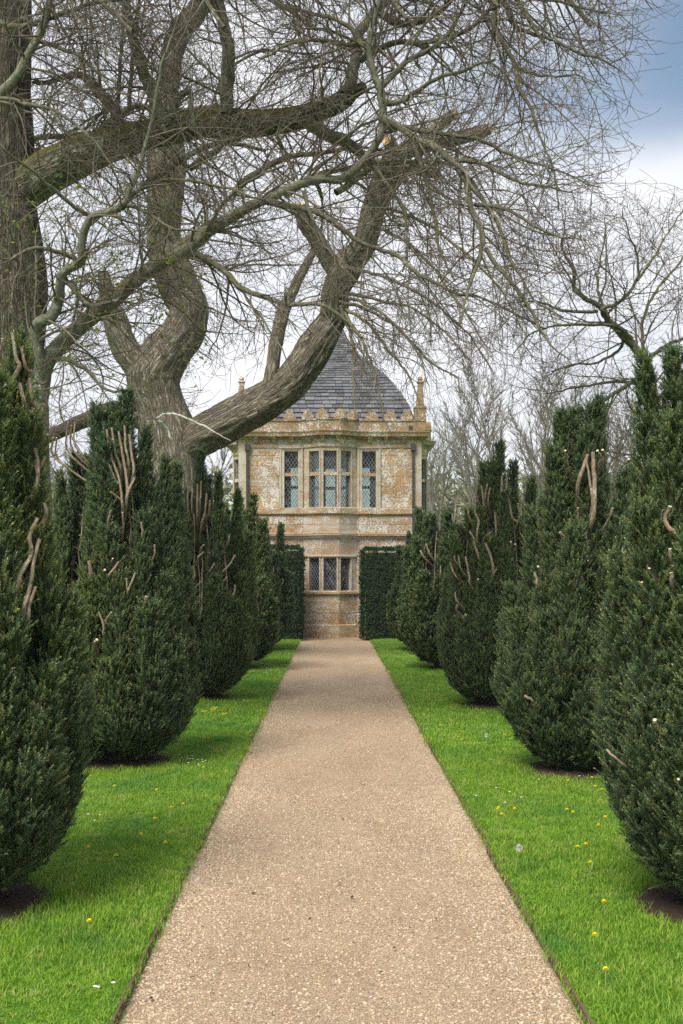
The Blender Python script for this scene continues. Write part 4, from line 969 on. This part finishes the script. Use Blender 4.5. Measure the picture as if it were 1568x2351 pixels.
crB.along(ax, rad, .16, .7, 1.7, .62, spread=(40, 85))
crB.along(ax, rad, .5, .5, 1.2, .3, spread=(50, 90))
def stub(name, g, mt, capm='cut_wood', sides=18, tw=0, cn=None):
    ax, rad = guide(g, 6, .008, len(g)); tube_obj(name, [(ax, rad)], sides, M[mt], tB, .008)
    if capm: cap(tB, ax, rad, capm, cn)
    if tw: crB.along(ax, rad, .16, .5, 1.3, .2)
stub('sawn_stub', dep([(908, 385, 44), (897, 350, 34), (892, 322, 30)], 20.1, 19.8), 'bark_old', cn=(-.1, -1, .35))
stub('sawn_limb', dep([(915, 360, 44), (945, 338, 40), (1002, 322, 36), (1064, 312, 31), (1124, 294, 26)], 20, 19.6), 'bark_old', tw=1, cn=(.8, -.6, .2))
stub('sawn_stub', dep([(965, 335, 26), (1012, 278, 27), (1043, 262, 24)], 19.9, 19.7), 'bark_old', cn=(.6, -.8, .1))
stub('sawn_limb', dep([(856, 378, 26), (910, 388, 24), (960, 390, 24), (1006, 402, 22)], 19.9, 19.5), 'bark_moss', 'cut_wood', tw=1, cn=(.7, -.7, 0))
stub('sawn_stub', dep([(782, 640, 52), (752, 592, 42), (722, 540, 38), (700, 505, 34), (684, 472, 27)], 20.4, 20.0), 'bark_old', cn=(-.3, -.7, .6))
stub('broken_stub', dep([(790, 630, 34), (782, 600, 24), (779, 575, 12)], 20.3, 20.1), 'yew_wood', 'cut_wood')
stub('dead_spar', dep([(612, 900, 34), (622, 860, 32), (635, 780, 31), (655, 710, 30), (685, 640, 22), (712, 590, 16), (722, 560, 9)], 20.6, 20.8), 'bark_old', None)
stub('fork_limb', dep([(365, 880, 90), (320, 840, 72), (285, 790, 62), (268, 735, 56), (250, 690, 40), (238, 640, 28), (236, 622, 22)], 21, 20.8), 'bark_old', None, 30, 1)
stub('low_limb', dep([(370, 1000, 70), (330, 965, 52), (280, 945, 42), (240, 950, 40), (150, 990, 32), (60, 1020, 26)], 21, 21.6), 'bark_dark', None, 20)
stub('dead_stub', dep([(300, 960, 34), (290, 925, 26), (286, 903, 20)], 20.8, 20.7), 'yew_wood', 'cut_wood')
stub('pale_dead_branch', dep([(398, 1010, 6), (385, 985, 7), (372, 972, 6), (366, 960, 5), (384, 951, 5), (430, 963, 4), (478, 984, 4), (530, 1012, 2)], 20.2, 19.9), 'dead_wood', None, 8)
# the knot hole on the leaning limb
kx = np.array(P(600, 938, 20.05)); kn, kr = [], []
for rr, oo in ((.11, .03), (.085, -.02), (.06, -.04), (.045, -.02), (.035, .06)):
    kn.append(kx + np.array((0.02, oo, 0.0))); kr.append(rr)
tube_obj('knot', [(np.array(kn), np.array(kr))], 16, M['bark_dark'], tB)
# sprays that hang from the bend of the limb over the roof
SPRAY = [[(775, 700), (830, 728), (885, 790), (935, 860), (965, 930)], [(775, 690), (850, 712), (930, 762), (1000, 830), (1050, 868)], [(772, 670), (850, 690), (940, 712), (1020, 770), (1080, 830)], [(780, 710), (815, 760), (850, 830), (870, 900), (880, 965)], [(778, 705), (800, 760), (812, 830), (808, 900), (815, 960)], [(800, 615), (880, 640), (980, 690), (1070, 760), (1130, 850)],
         [(850, 510), (930, 560), (1010, 640), (1070, 720), (1120, 800)], [(780, 680), (840, 700), (900, 742), (960, 815), (985, 885)], [(860, 470), (950, 500), (1050, 570), (1140, 660), (1200, 760)]]
for i, L in enumerate(SPRAY):
    n = len(L); g = [(x, y, 9 - 6 * j / (n - 1), 20.3 - .35 * j + rg.uniform(-.2, .2)) for j, (x, y) in enumerate(L)]
    ax, rad = guide(g, 6, .012, 200 + i); tube_obj('limb', [(ax, rad)], 7, M['bark_branch'], tB); crB.along(ax, rad, .17, .5, 1.3, .1, spread=(20, 50), rmax=.011)
nB = crB.build(tB, 1.15)
crB.leaves(tB, 330, lambda x, y: 150 < x < 480 and 480 < y < 950)

# --- the slender smooth-barked tree
tC = empty('smooth_tree', (*P(98, 1680, 12)[:2], 0), 'slender tree with smooth grey-green bark arching right across the older trunks', 'tree')
crC = Crown(ok_reach, .08, .21, .11)
STEM = dep([(98, 1690, 46), (97, 1300, 44)] + h2([(190, 1950, 78), (200, 1800, 80), (218, 1680, 80), (275, 1590, 78), (360, 1500, 75), (470, 1410, 73), (570, 1330, 70), (680, 1245, 68), (800, 1190, 60), (890, 1135, 60), (960, 1070, 58), (1060, 1000, 54), (1160, 950, 49), (1250, 910, 45), (1330, 870, 41), (1420, 832, 39), (1500, 815, 37), (1568, 808, 36)]) + z5([(100, 752, 36), (160, 692, 34), (210, 620, 34), (238, 550, 36), (242, 460, 36), (234, 380, 36), (205, 300, 30), (190, 200, 26), (200, 100, 22), (230, -20, 18)]), 12.0, 11.4)
ax, rad = guide(STEM, 8, .004, 3)
tube_obj('trunk', [(ax, rad)], 26, M['bark_smooth'], tC, .003)
crC.along(ax, rad, .12, .7, 1.7, .34)
LIMBS_C = [
 (dep(h2([(200, 1760, 54), (185, 1650, 50), (160, 1500, 50), (240, 1440, 55), (268, 1340, 46), (276, 1250, 42), (350, 1200, 38), (370, 1100, 38), (420, 1000, 35), (500, 970, 30), (560, 930, 26), (610, 820, 23), (650, 700, 20), (690, 580, 18), (720, 400, 15), (760, 250, 12), (820, 80, 9)]), 11.9, 10.6), 22),
 (dep(h2([(680, 1245, 50), (750, 1180, 48), (850, 1120, 42), (930, 1060, 38), (1000, 1010, 30)]), 11.8, 11.9), 14),
 (dep(h2([(870, 1160, 34), (960, 1195, 30), (1020, 1230, 28), (1100, 1300, 26), (1250, 1360, 24), (1350, 1388, 22), (1470, 1392, 18), (1568, 1450, 13)]) + [(830, 775, 6)], 11.8, 10.8), 12),
 (dep(h2([(1230, 925, 32), (1400, 970, 26), (1500, 1000, 23), (1568, 1022, 22)]) + z5([(130, 1032, 20), (260, 1070, 19), (350, 1105, 18), (420, 1180, 16), (560, 1262, 14), (700, 1310, 11), (860, 1385, 9), (960, 1450, 6)]), 11.6, 10.2), 12),
 (dep(z5([(235, 520, 34), (300, 545, 28), (400, 620, 30), (470, 660, 34), (540, 712, 33), (620, 800, 29), (650, 920, 25), (690, 1020, 23), (692, 1100, 20), (640, 1210, 16), (600, 1320, 12), (585, 1430, 8)]), 11.5, 10.2), 12),
 (dep(z5([(692, 1100, 20), (760, 1200, 20), (830, 1290, 18), (890, 1380, 15), (930, 1455, 12), (1000, 1540, 8), (1080, 1610, 5)]), 10.5, 9.8), 10),
 (dep(z5([(560, 720, 24), (650, 800, 20), (700, 890, 18), (745, 985, 17), (795, 1120, 15), (850, 1220, 12), (930, 1330, 9), (1040, 1400, 6)]), 11.0, 10.0), 10),
 (dep(z5([(240, 450, 30), (330, 440, 24), (420, 380, 20), (520, 330, 17), (640, 310, 14), (740, 260, 10)]), 11.5, 11.0), 10),
 (dep(z5([(234, 380, 30), (350, 270, 25), (480, 200, 20), (560, 100, 16), (620, -30, 12)]), 11.5, 11.9), 10),
 (dep(z5([(205, 300, 28), (150, 180, 24), (60, 100, 20), (-60, 60, 15), (-200, 20, 10)]), 11.5, 12), 10),
 (dep(z5([(190, 200, 24), (100, 195, 20), (-20, 180, 17), (-160, 200, 14), (-300, 260, 10)]), 11.5, 11.0), 10),
 (dep(z5([(250, 560, 26), (380, 570, 22), (520, 590, 19), (680, 620, 16), (820, 690, 13), (960, 740, 10), (1100, 800, 7), (1210, 830, 5)]), 11.5, 10.6), 10),
 (dep(z5([(540, 712, 22), (680, 730, 19), (820, 790, 15), (960, 830, 11), (1080, 850, 7)]), 11.2, 10.4), 10),
 (dep(z5([(650, 900, 18), (780, 930, 16), (900, 1000, 13), (1040, 1060, 9), (1120, 1060, 6)]), 10.8, 10.0), 10),
 (dep(z5([(380, 640, 22), (420, 760, 19), (450, 880, 16), (470, 1000, 14), (500, 1120, 11), (560, 1240, 7)]), 11.3, 10.5), 10),
 (dep(z5([(200, 730, 20), (280, 840, 17), (340, 960, 14), (350, 1080, 11), (330, 1200, 7)]), 11.6, 10.9), 10),
 (dep(z5([(-100, 840, 18), (-60, 960, 16), (0, 1100, 13), (80, 1200, 11), (160, 1270, 8)]), 11.4, 10.8), 10),
 (dep(h2([(270, 1270, 30), (330, 1320, 28), (400, 1385, 24), (470, 1390, 18), (560, 1360, 12)]), 11.6, 11.2), 10),
 (dep(h2([(215, 1650, 26), (300, 1650, 22), (400, 1700, 18), (480, 1780, 14), (570, 1790, 10), (650, 1790, 6)]), 11.9, 11.0), 10),
 (dep(h2([(350, 1200, 24), (250, 1160, 20), (130, 1150, 16), (60, 1190, 14), (0, 1185, 11)]), 11.6, 11.2), 10),
 (dep(h2([(420, 1000, 22), (330, 940, 19), (230, 850, 17), (120, 760, 14), (20, 690, 11)]), 11.4, 10.8), 10),
 (dep(h2([(560, 930, 20), (700, 850, 17), (860, 830, 15), (1000, 850, 12), (1150, 900, 9)]), 11.2, 10.6), 10),
 (dep(h2([(510, 975, 20), (600, 950, 18), (700, 1010, 15), (800, 1060, 12), (900, 1060, 9)]), 11.3, 10.8), 10),
 (dep(h2([(900, 1130, 22), (980, 1000, 19), (1060, 900, 16), (1180, 820, 13), (1300, 760, 9)]), 11.7, 11.2), 10),
]
for i, (g, sd) in enumerate(LIMBS_C):
    ax, rad = guide(g, 6, .006, 300 + i); tube_obj('limb', [(ax, rad)], sd, M['bark_smooth' if g[0][2] > 16 else 'bark_branch'], tC)
    crC.along(ax, rad, .12, .55, 1.45, .10)
nC = crC.build(tC)
crC.leaves(tC, 380, lambda x, y: x < 480 and 420 < y < 900)

# --- the spreading bare tree on the right
tD = empty('bare_tree', (*P(1520, 1620, 15)[:2], 0), 'spreading bare tree behind the right-hand yews, leaning left', 'tree')
crD = Crown(lambda x, y, Y: x > 1085 and y > 430 and not (x < 1300 and y > 985), .04, .13, .13)
LIMBS_D = [
 (dep([(1530, 1640, 44), (1512, 1100, 36), (1500, 900, 27)] + z5([(1400, 1580, 45), (1340, 1492, 44), (1290, 1440, 40), (1240, 1400, 34), (1212, 1365, 28), (1100, 1296, 22), (1085, 1200, 18), (1040, 1100, 12), (1050, 1010, 7)]), 15, 14.2), 16),
 (dep(z5([(1212, 1365, 26), (1300, 1322, 24), (1370, 1240, 20), (1372, 1100, 15), (1345, 1030, 11), (1300, 930, 7)]), 14.4, 14.0), 10),
 (dep(z5([(1190, 1372, 24), (1050, 1372, 19), (950, 1342, 15), (860, 1330, 10), (760, 1345, 6)]), 14.4, 14.0), 10),
 (dep(z5([(1340, 1492, 30), (1250, 1440, 24), (1130, 1440, 19), (1020, 1450, 15), (900, 1490, 11), (820, 1560, 7)]), 14.6, 13.8), 10),
 (dep(z5([(1400, 1660, 30), (1300, 1720, 27), (1200, 1790, 22), (1135, 1850, 18), (1085, 1950, 14), (1050, 2030, 10)]), 14.8, 14.2), 10),
 (dep(z5([(1400, 1600, 28), (1480, 1530, 26), (1560, 1500, 24), (1640, 1450, 20)]), 14.8, 14.6), 10),
 (dep(z5([(1400, 1580, 26), (1390, 1440, 22), (1440, 1300, 19), (1520, 1200, 16), (1600, 1100, 12)]), 14.8, 15.4), 10),
 (dep(z5([(1370, 1240, 18), (1440, 1130, 15), (1500, 1020, 12), (1560, 930, 9), (1600, 850, 6)]), 14.2, 14.6), 10),
 (dep(z5([(1310, 1460, 24), (1290, 1540, 20), (1200, 1590, 16), (1090, 1610, 12), (990, 1640, 8)]), 14.6, 15.2), 10),
 (dep(z5([(1390, 1690, 24), (1280, 1690, 20), (1160, 1700, 15), (1040, 1720, 11), (950, 1740, 7)]), 14.8, 15.6), 10),
 (dep(z5([(1240, 1400, 20), (1190, 1280, 17), (1200, 1170, 13), (1230, 1060, 9), (1220, 960, 6)]), 14.5, 15.2), 10),
]
for i, (g, sd) in enumerate(LIMBS_D):
    ax, rad = guide(g, 6, .008, 500 + i); rad = rad * (.85 if i == 0 else .66); tube_obj('trunk' if i == 0 else 'limb', [(ax, rad)], sd, M['bark_branch'], tD); crD.along(ax, rad, .12, .6, 1.5, .12 if i else .35)
nD = crD.build(tD)
print('twigs', nA, nB, nC, nD)

# --- bare trees far behind, along the end of the park
def far_tree(seed, H):
    rl = random.Random(seed); L = {0: [], 1: [], 2: []}
    def g(p, d, ln, r0, lev):
        n = {0: 9, 1: 7, 2: 4}[lev]; st = ln / n; pts = [p]
        for i in range(n):
            d = unit((d[0] + rl.gauss(0, .09), d[1] + rl.gauss(0, .09), d[2] + rl.gauss(0, .05) + (.05 if lev else .0))); p = (p[0] + d[0] * st, p[1] + d[1] * st, p[2] + d[2] * st); pts.append(p)
            t = (i + 1) / n
            if lev == 0 and t > .25:
                for _ in range(3 if t > .5 else 2): g(p, perp(d, rl.uniform(0, 6.28), R(rl.uniform(22, 45))), ln * rl.uniform(.28, .45) * (1.25 - .5 * t), r0 * (1 - .75 * t) * .6, 1)
            elif lev == 1:
                for _ in range(4): g(p, perp(d, rl.uniform(0, 6.28), R(rl.uniform(20, 50))), ln * rl.uniform(.18, .38), .022, 2)
        L[lev].append((np.array(pts), np.array([max(.012, r0 * (1 - .85 * i / n)) for i in range(n + 1)])))
    g((0, 0, 0), (0, 0, 1), H * .95, H * .016, 0)
    out = []
    for lv, sd in ((0, 8), (1, 4), (2, 3)):
        V, Fq, bc = tubes(L[lv], sd); out.append(mesh_np(('trunk', 'branches', 'twigs')[lv], V, Fq, M['far_bark'], True))
    return out
kinds = [far_tree(s_, 13.0) for s_ in (5, 6, 7, 8)]
for i, (x, y, Y, kd) in enumerate([(1035, 985, 70, 0), (1068, 960, 82, 1), (1100, 935, 76, 2), (1142, 958, 88, 3), (1178, 905, 84, 0), (1222, 915, 92, 1), (1265, 928, 80, 2), (1310, 910, 90, 3), (1360, 940, 78, 1), (1012, 1010, 88, 2), (1410, 950, 86, 0), (1475, 940, 92, 2), (205, 1010, 95, 3), (470, 1010, 90, 1), (80, 1000, 84, 2)]):
    q = P(x, y, Y); s_ = q[2] / 13.0
    sd_ = ('beyond the leaning tree and left-hand yews' if x < 700 else 'right of the pavilion, beyond the right-hand yews')
    t = empty('far_tree', (q[0], q[1], 0), 'slender bare tree far off ' + sd_, 'tree', 'bare trees far off ' + sd_)
    t.scale = (s_, s_, s_); t.rotation_euler = (0, 0, i * 1.7)
    for nm, me in zip(('trunk', 'branches', 'twigs'), kinds[kd]):
        o = bpy.data.objects.new(nm, me); link(o, t)
        if nm != 'trunk': o['kind'] = 'stuff'
rn = np.random.default_rng(31)
V, Fs = [], []
for i in range(60):                                 # the far scrub: one soft mass of thin growth
    q = P(rn.uniform(930, 1560) if i % 3 else rn.uniform(-100, 560), rn.uniform(1055, 1110), rn.uniform(95, 125)); n = 520; hh = q[2]; a = rn.normal(0, 1, (n, 3)); a /= np.linalg.norm(a, axis=1, keepdims=True); a *= rn.uniform(.55, 1.05, (n, 1))
    c = np.array((q[0], q[1], hh * .45)) + a * np.array((3.4, 3.0, hh * .55))
    for p in c:
        u = rn.normal(0, .22, 3); v = rn.normal(0, .12, 3); k = len(V); V += [tuple(p - u), tuple(p + v), tuple(p + u), tuple(p - v)]; Fs.append((k, k + 1, k + 2, k + 3))
o = poly('far_scrub', V, Fs, M['far_leaf']); o['kind'] = 'stuff'; tag(o, 'soft grey-green scrub far off below the bare trees', 'scrub')

# ------------------------------------------------------------------ soil under the yews, grass, pebbles, flowers
def near_soil(x, y):
    return min((math.hypot((x - X) / .62, (y - Y) / .62) for _, X, Y, *_r in YEWS), default=9)
for key, X, Y, *_r in YEWS:
    n = 40; V = [(X, Y, .038)]; r1 = []
    for i in range(n):
        a = i / n * 6.2832; rr = .47 * (1 + .16 * mnoise.noise(Vector((math.cos(a) * 2 + X * 9, math.sin(a) * 2, Y)))); r1.append(rr); V.append((X + rr * .6 * math.cos(a), Y + rr * .6 * math.sin(a), .05 + .02 * random.random()))
    for i in range(n):
        a = i / n * 6.2832; V.append((X + r1[i] * math.cos(a), Y + r1[i] * math.sin(a), .028))
    Fs = [(0, 1 + i, 1 + (i + 1) % n) for i in range(n)] + [(1 + i, 1 + n + i, 1 + n + (i + 1) % n, 1 + (i + 1) % n) for i in range(n)]
    struct(poly('soil', V, Fs, M['soil'], smooth=True))
def tuft(name, seed, nb, rad, h, wd):
    rd = random.Random(seed); V, Fs = [], []
    for _ in range(nb):
        a = rd.uniform(0, 6.28); q = rad * math.sqrt(rd.random()); b = Vector((q * math.cos(a), q * math.sin(a), -.01)); f = rd.uniform(0, 6.28); hh = h * rd.uniform(.5, 1.15); ln = rd.uniform(.15, .9) * hh
        d = Vector((math.cos(f), math.sin(f), 0)); s = Vector((-d.y, d.x, 0)) * wd * rd.uniform(.7, 1.2) / 2; m_ = b + d * ln * .3 + Vector((0, 0, hh * .62)); e = b + d * ln + Vector((0, 0, hh * .95)); k = len(V)
        V += [tuple(b - s), tuple(b + s), tuple(m_ + s * .8), tuple(m_ - s * .8), tuple(e)]; Fs += [(k, k + 1, k + 2, k + 3), (k + 3, k + 2, k + 4)]
    return proto(name, V, Fs, M['grass'])
TN = [tuft('grass_tuft', s_, 30, .055, .042, .0036) for s_ in (1, 2, 3)]
TF = [tuft('grass_tuft_far', s_, 26, .085, .042, .007) for s_ in (4, 5)]
def grass(name, y0, y1, sp_, protos, xm):
    P_, S_ = [], []
    for sd in (-1, 1):
        xe = PL if sd < 0 else PR; xs = np.arange(0.0, xm, sp_); ys = np.arange(y0, y1, sp_); gx, gy = np.meshgrid(xs, ys); gx = gx.ravel() + RNG.uniform(-.5, .5, gx.size) * sp_; gy = gy.ravel() + RNG.uniform(-.5, .5, gy.size) * sp_
        X = xe + sd * (np.abs(gx) + .016)
        for x, y in zip(X, gy):
            q = near_soil(x, y) * .62
            if q < .42 + .10 * mnoise.noise(Vector((x * 6, y * 6, 0))): continue
            k = .9 + .6 * mnoise.noise(Vector((x * 1.3, y * 1.3, 4))) + .2 * mnoise.noise(Vector((x * 7, y * 7, 9)))
            if q < .62: k *= 1.0 + 1.9 * max(0, mnoise.noise(Vector((x * 3, y * 3, 2)))) + .15
            if abs(x - xe) < .10: k *= .8
            P_.append((x, y, .022 + .012 * mnoise.noise(Vector((x * .9, y * .9, 3.1))))); S_.append((1, 1, max(.4, k)))
    P_ = np.array(P_); n = len(P_); rot = np.stack([RNG.normal(0, .10, n), RNG.normal(0, .10, n), RNG.uniform(0, 6.28, n)], 1)
    o = scatter_object(name, P_, rot, np.array(S_), protos); tag(o, 'short bright green mown grass beside the gravel path', 'grass'); return n
ng = grass('grass', 3.6, 10.5, .043, TN, 2.9) + grass('grass', 10.5, 28.6, .075, TF, 3.3)
print('grass tufts', ng)
def pebble(name, seed):
    rd = random.Random(seed); bm = bmesh.new(); bmesh.ops.create_icosphere(bm, subdivisions=1, radius=1)
    for v in bm.verts: v.co *= rd.uniform(.75, 1.15); v.co.z *= .55; v.co.x *= 1.25
    me = bpy.data.meshes.new(name); bm.to_mesh(me); bm.free(); me.materials.append(M['pebble']); return bpy.data.objects.new(name, me)
PB = [pebble('pebble', s_) for s_ in (1, 2, 3, 4)]
def pebbles(n, y0, y1, s0, s1):
    y = RNG.uniform(y0, y1, n); x = np.where(RNG.random(n) < .34, np.where(RNG.random(n) < .5, PL + np.abs(RNG.normal(0, .16, n)) + .01, PR - np.abs(RNG.normal(0, .16, n)) - .01), RNG.uniform(PL + .01, PR - .01, n))
    z = np.array([-.012 + .012 * mnoise.noise(Vector((a * 2.6, b * 2.6, 3.1))) for a, b in zip(x, y)]); s = s0 + (s1 - s0) * RNG.random(n) ** 3
    o = scatter_object('gravel', np.stack([x, y, z + s * .2], 1), np.stack([RNG.normal(0, .3, n), RNG.normal(0, .3, n), RNG.uniform(0, 6.28, n)], 1), np.repeat(s[:, None], 3, 1), PB)
    tag(o, 'loose buff gravel stones strewn over the path', 'gravel')
pebbles(70000, 3.9, 9.0, .0020, .0072); pebbles(24000, 9.0, 16.0, .0032, .0075)
def ground_at(x, y):
    Yd = CH * F / (y - CY); return ((x - CX) / F * Yd, Yd, .025)
zf = lambda a, b: (188.2 + a * .8, 1442.6 + b * .8)
def flower(kind, x, y, seed):
    rd = random.Random(seed); p = ground_at(*zf(x, y)); t = None
    hh = {'dandelion': rd.uniform(.05, .085), 'dandelion_clock': rd.uniform(.12, .17), 'cowslip': rd.uniform(.14, .2)}[kind]
    lab = {'dandelion': ('yellow dandelion flower in the grass beside the path', 'yellow dandelions in the lawn'), 'dandelion_clock': ('fluffy white dandelion seed head in the grass right of the path', 'dandelion seed heads in the lawn'), 'cowslip': ('tall yellow cowslip with nodding flowers in the grass left of the path', 'cowslips in the left lawn')}[kind]
    if kind == 'dandelion': sd_ = 'left' if p[0] < 0 else 'right'; lab = ('small yellow dandelion flower in the lawn %s of the path' % sd_, 'yellow dandelions in the lawn %s of the path' % sd_)
    t = empty(kind, p, lab[0], 'flower', lab[1]); lx, ly = rd.gauss(0, .015), rd.gauss(0, .015)
    V, Fq, bc = tubes([(np.array([(0, 0, -.02), (lx * .4, ly * .4, hh * .5), (lx, ly, hh)]), np.array([.0022, .002, .0018]))], 5); link(bpy.data.objects.new('stem', mesh_np('stem', V, Fq, M['stem'], True)), t)
    V, Fs = [], []
    def petals(c, n, rr, w_, tilt):
        for i in range(n):
            a = i / n * 6.2832 + rd.uniform(-.1, .1); d = Vector((math.cos(a) * math.cos(tilt), math.sin(a) * math.cos(tilt), math.sin(tilt))); s = Vector((-math.sin(a), math.cos(a), 0)) * w_; k = len(V); q = Vector(c)
            V.extend([tuple(q), tuple(q + d * rr * .6 + s), tuple(q + d * rr), tuple(q + d * rr * .6 - s)]); Fs.append((k, k + 1, k + 2, k + 3))
    if kind == 'dandelion':
        for tl in (.15, .5, .95): petals((lx, ly, hh), 14, .0145, .003, tl)
        m_ = M['petal']
    elif kind == 'dandelion_clock':
        for tl in (-1.1, -.6, -.1, .35, .8, 1.2): petals((lx, ly, hh), 13, .024, .0022, tl)
        m_ = M['clock']
    else:
        for i in range(7):
            a = i * .9; petals((lx + .022 * math.cos(a), ly + .022 * math.sin(a), hh - .005 * (i % 3)), 5, .014, .005, .2)
        m_ = M['petal']
    me = bpy.data.meshes.new('flower_head'); me.from_pydata(V, [], Fs); me.materials.append(m_); link(bpy.data.objects.new('flower_head', me), t)
k = 0
for x, y in [(348, 438), (290, 540), (245, 562), (218, 582), (168, 632), (85, 490), (18, 680), (88, 698), (240, 655), (362, 342), (345, 345), (1033, 305), (1080, 340), (1190, 556), (1237, 552), (1187, 566), (1453, 664), (1428, 677), (1500, 580), (1398, 563), (1468, 496), (1496, 494), (1460, 470), (1528, 452), (1465, 946), (1503, 1050), (1500, 845), (1212, 335), (1458, 715), (1095, 325), (1078, 300), (1410, 560), (1475, 600), (20, 905), (205, 500), (1200, 575), (1385, 470)]:
    flower('dandelion', x, y, k); k += 1
for x, y in [(1155, 352), (1244, 718)]: flower('dandelion_clock', x, y, k); k += 1
for x, y in [(385, 272), (352, 282), (405, 290), (376, 280)]: flower('cowslip', x, y, k); k += 1
V, Fs = [], []
for x, y, sp_, n in [(300, 398, 30, 10), (540, 130, 26, 26), (520, 108, 22, 14), (42, 1073, 8, 2), (84, 1068, 5, 1), (1010, 195, 60, 14), (930, 110, 60, 18), (335, 400, 20, 6), (1200, 500, 120, 8), (60, 560, 60, 5)]:
    for _ in range(n):
        p = ground_at(*zf(x + rg.gauss(0, sp_), y + rg.gauss(0, sp_ * .3)))
        if PL - .02 < p[0] < PR + .02: continue
        c = Vector((p[0], p[1], p[2] + rg.uniform(.035, .05)))
        for i in range(9):
            a = i / 9 * 6.2832; d = Vector((math.cos(a), math.sin(a), .3)) * .010; s = Vector((-math.sin(a), math.cos(a), 0)) * .0028; kk = len(V); V += [tuple(c), tuple(c + d * .6 + s), tuple(c + d), tuple(c + d * .6 - s)]; Fs.append((kk, kk + 1, kk + 2, kk + 3))
o = poly('daisies', V, Fs, M['daisy']); o['kind'] = 'stuff'; tag(o, 'tiny white daisies scattered through the lawn', 'daisies')

# fallen bits on the path: small dead leaves and twig ends
V, Fs = [], []
for _ in range(100):
    x, y = rg.uniform(PL + .05, PR - .05), 4 + 16 * rg.random() ** 1.6; a = rg.uniform(0, 6.28); l_ = rg.uniform(.006, .016); w_ = l_ * rg.uniform(.15, .6); c = Vector((x, y, .002)); u = Vector((math.cos(a), math.sin(a), rg.uniform(0, .4))) * l_; v = Vector((-math.sin(a), math.cos(a), rg.uniform(0, .4))) * w_; k = len(V)
    V += [tuple(c - u), tuple(c + v), tuple(c + u), tuple(c - v)]; Fs.append((k, k + 1, k + 2, k + 3))
o = poly('leaf_litter', V, Fs, M['soil']); o['kind'] = 'stuff'; tag(o, 'dark crumbs of dead leaf and twig on the gravel', 'leaf litter')

# ------------------------------------------------------------------ the thin spring haze between the near garden and the far trees
def haze_mat():
    m = bpy.data.materials.new('haze'); m.use_nodes = True; t = m.node_tree; t.nodes.clear()
    o = t.nodes.new('ShaderNodeOutputMaterial'); v = t.nodes.new('ShaderNodeVolumePrincipled')
    v.inputs['Color'].default_value = (0.86, 0.90, 0.96, 1); v.inputs['Density'].default_value = 0.0006; v.inputs['Anisotropy'].default_value = 0.2
    t.links.new(v.outputs[0], o.inputs['Volume']); return m
hx, hy0, hy1, hz = 170, -20, 160, 19
V = [(-hx, hy0, -1.1), (hx, hy0, -1.1), (hx, hy1, -1.1), (-hx, hy1, -1.1), (-hx, hy0, hz), (hx, hy0, hz), (hx, hy1, hz), (-hx, hy1, hz)]
o = poly('haze', V, BOXF, haze_mat()); o['kind'] = 'stuff'; tag(o, 'thin pale spring haze over the garden and far trees', 'haze')
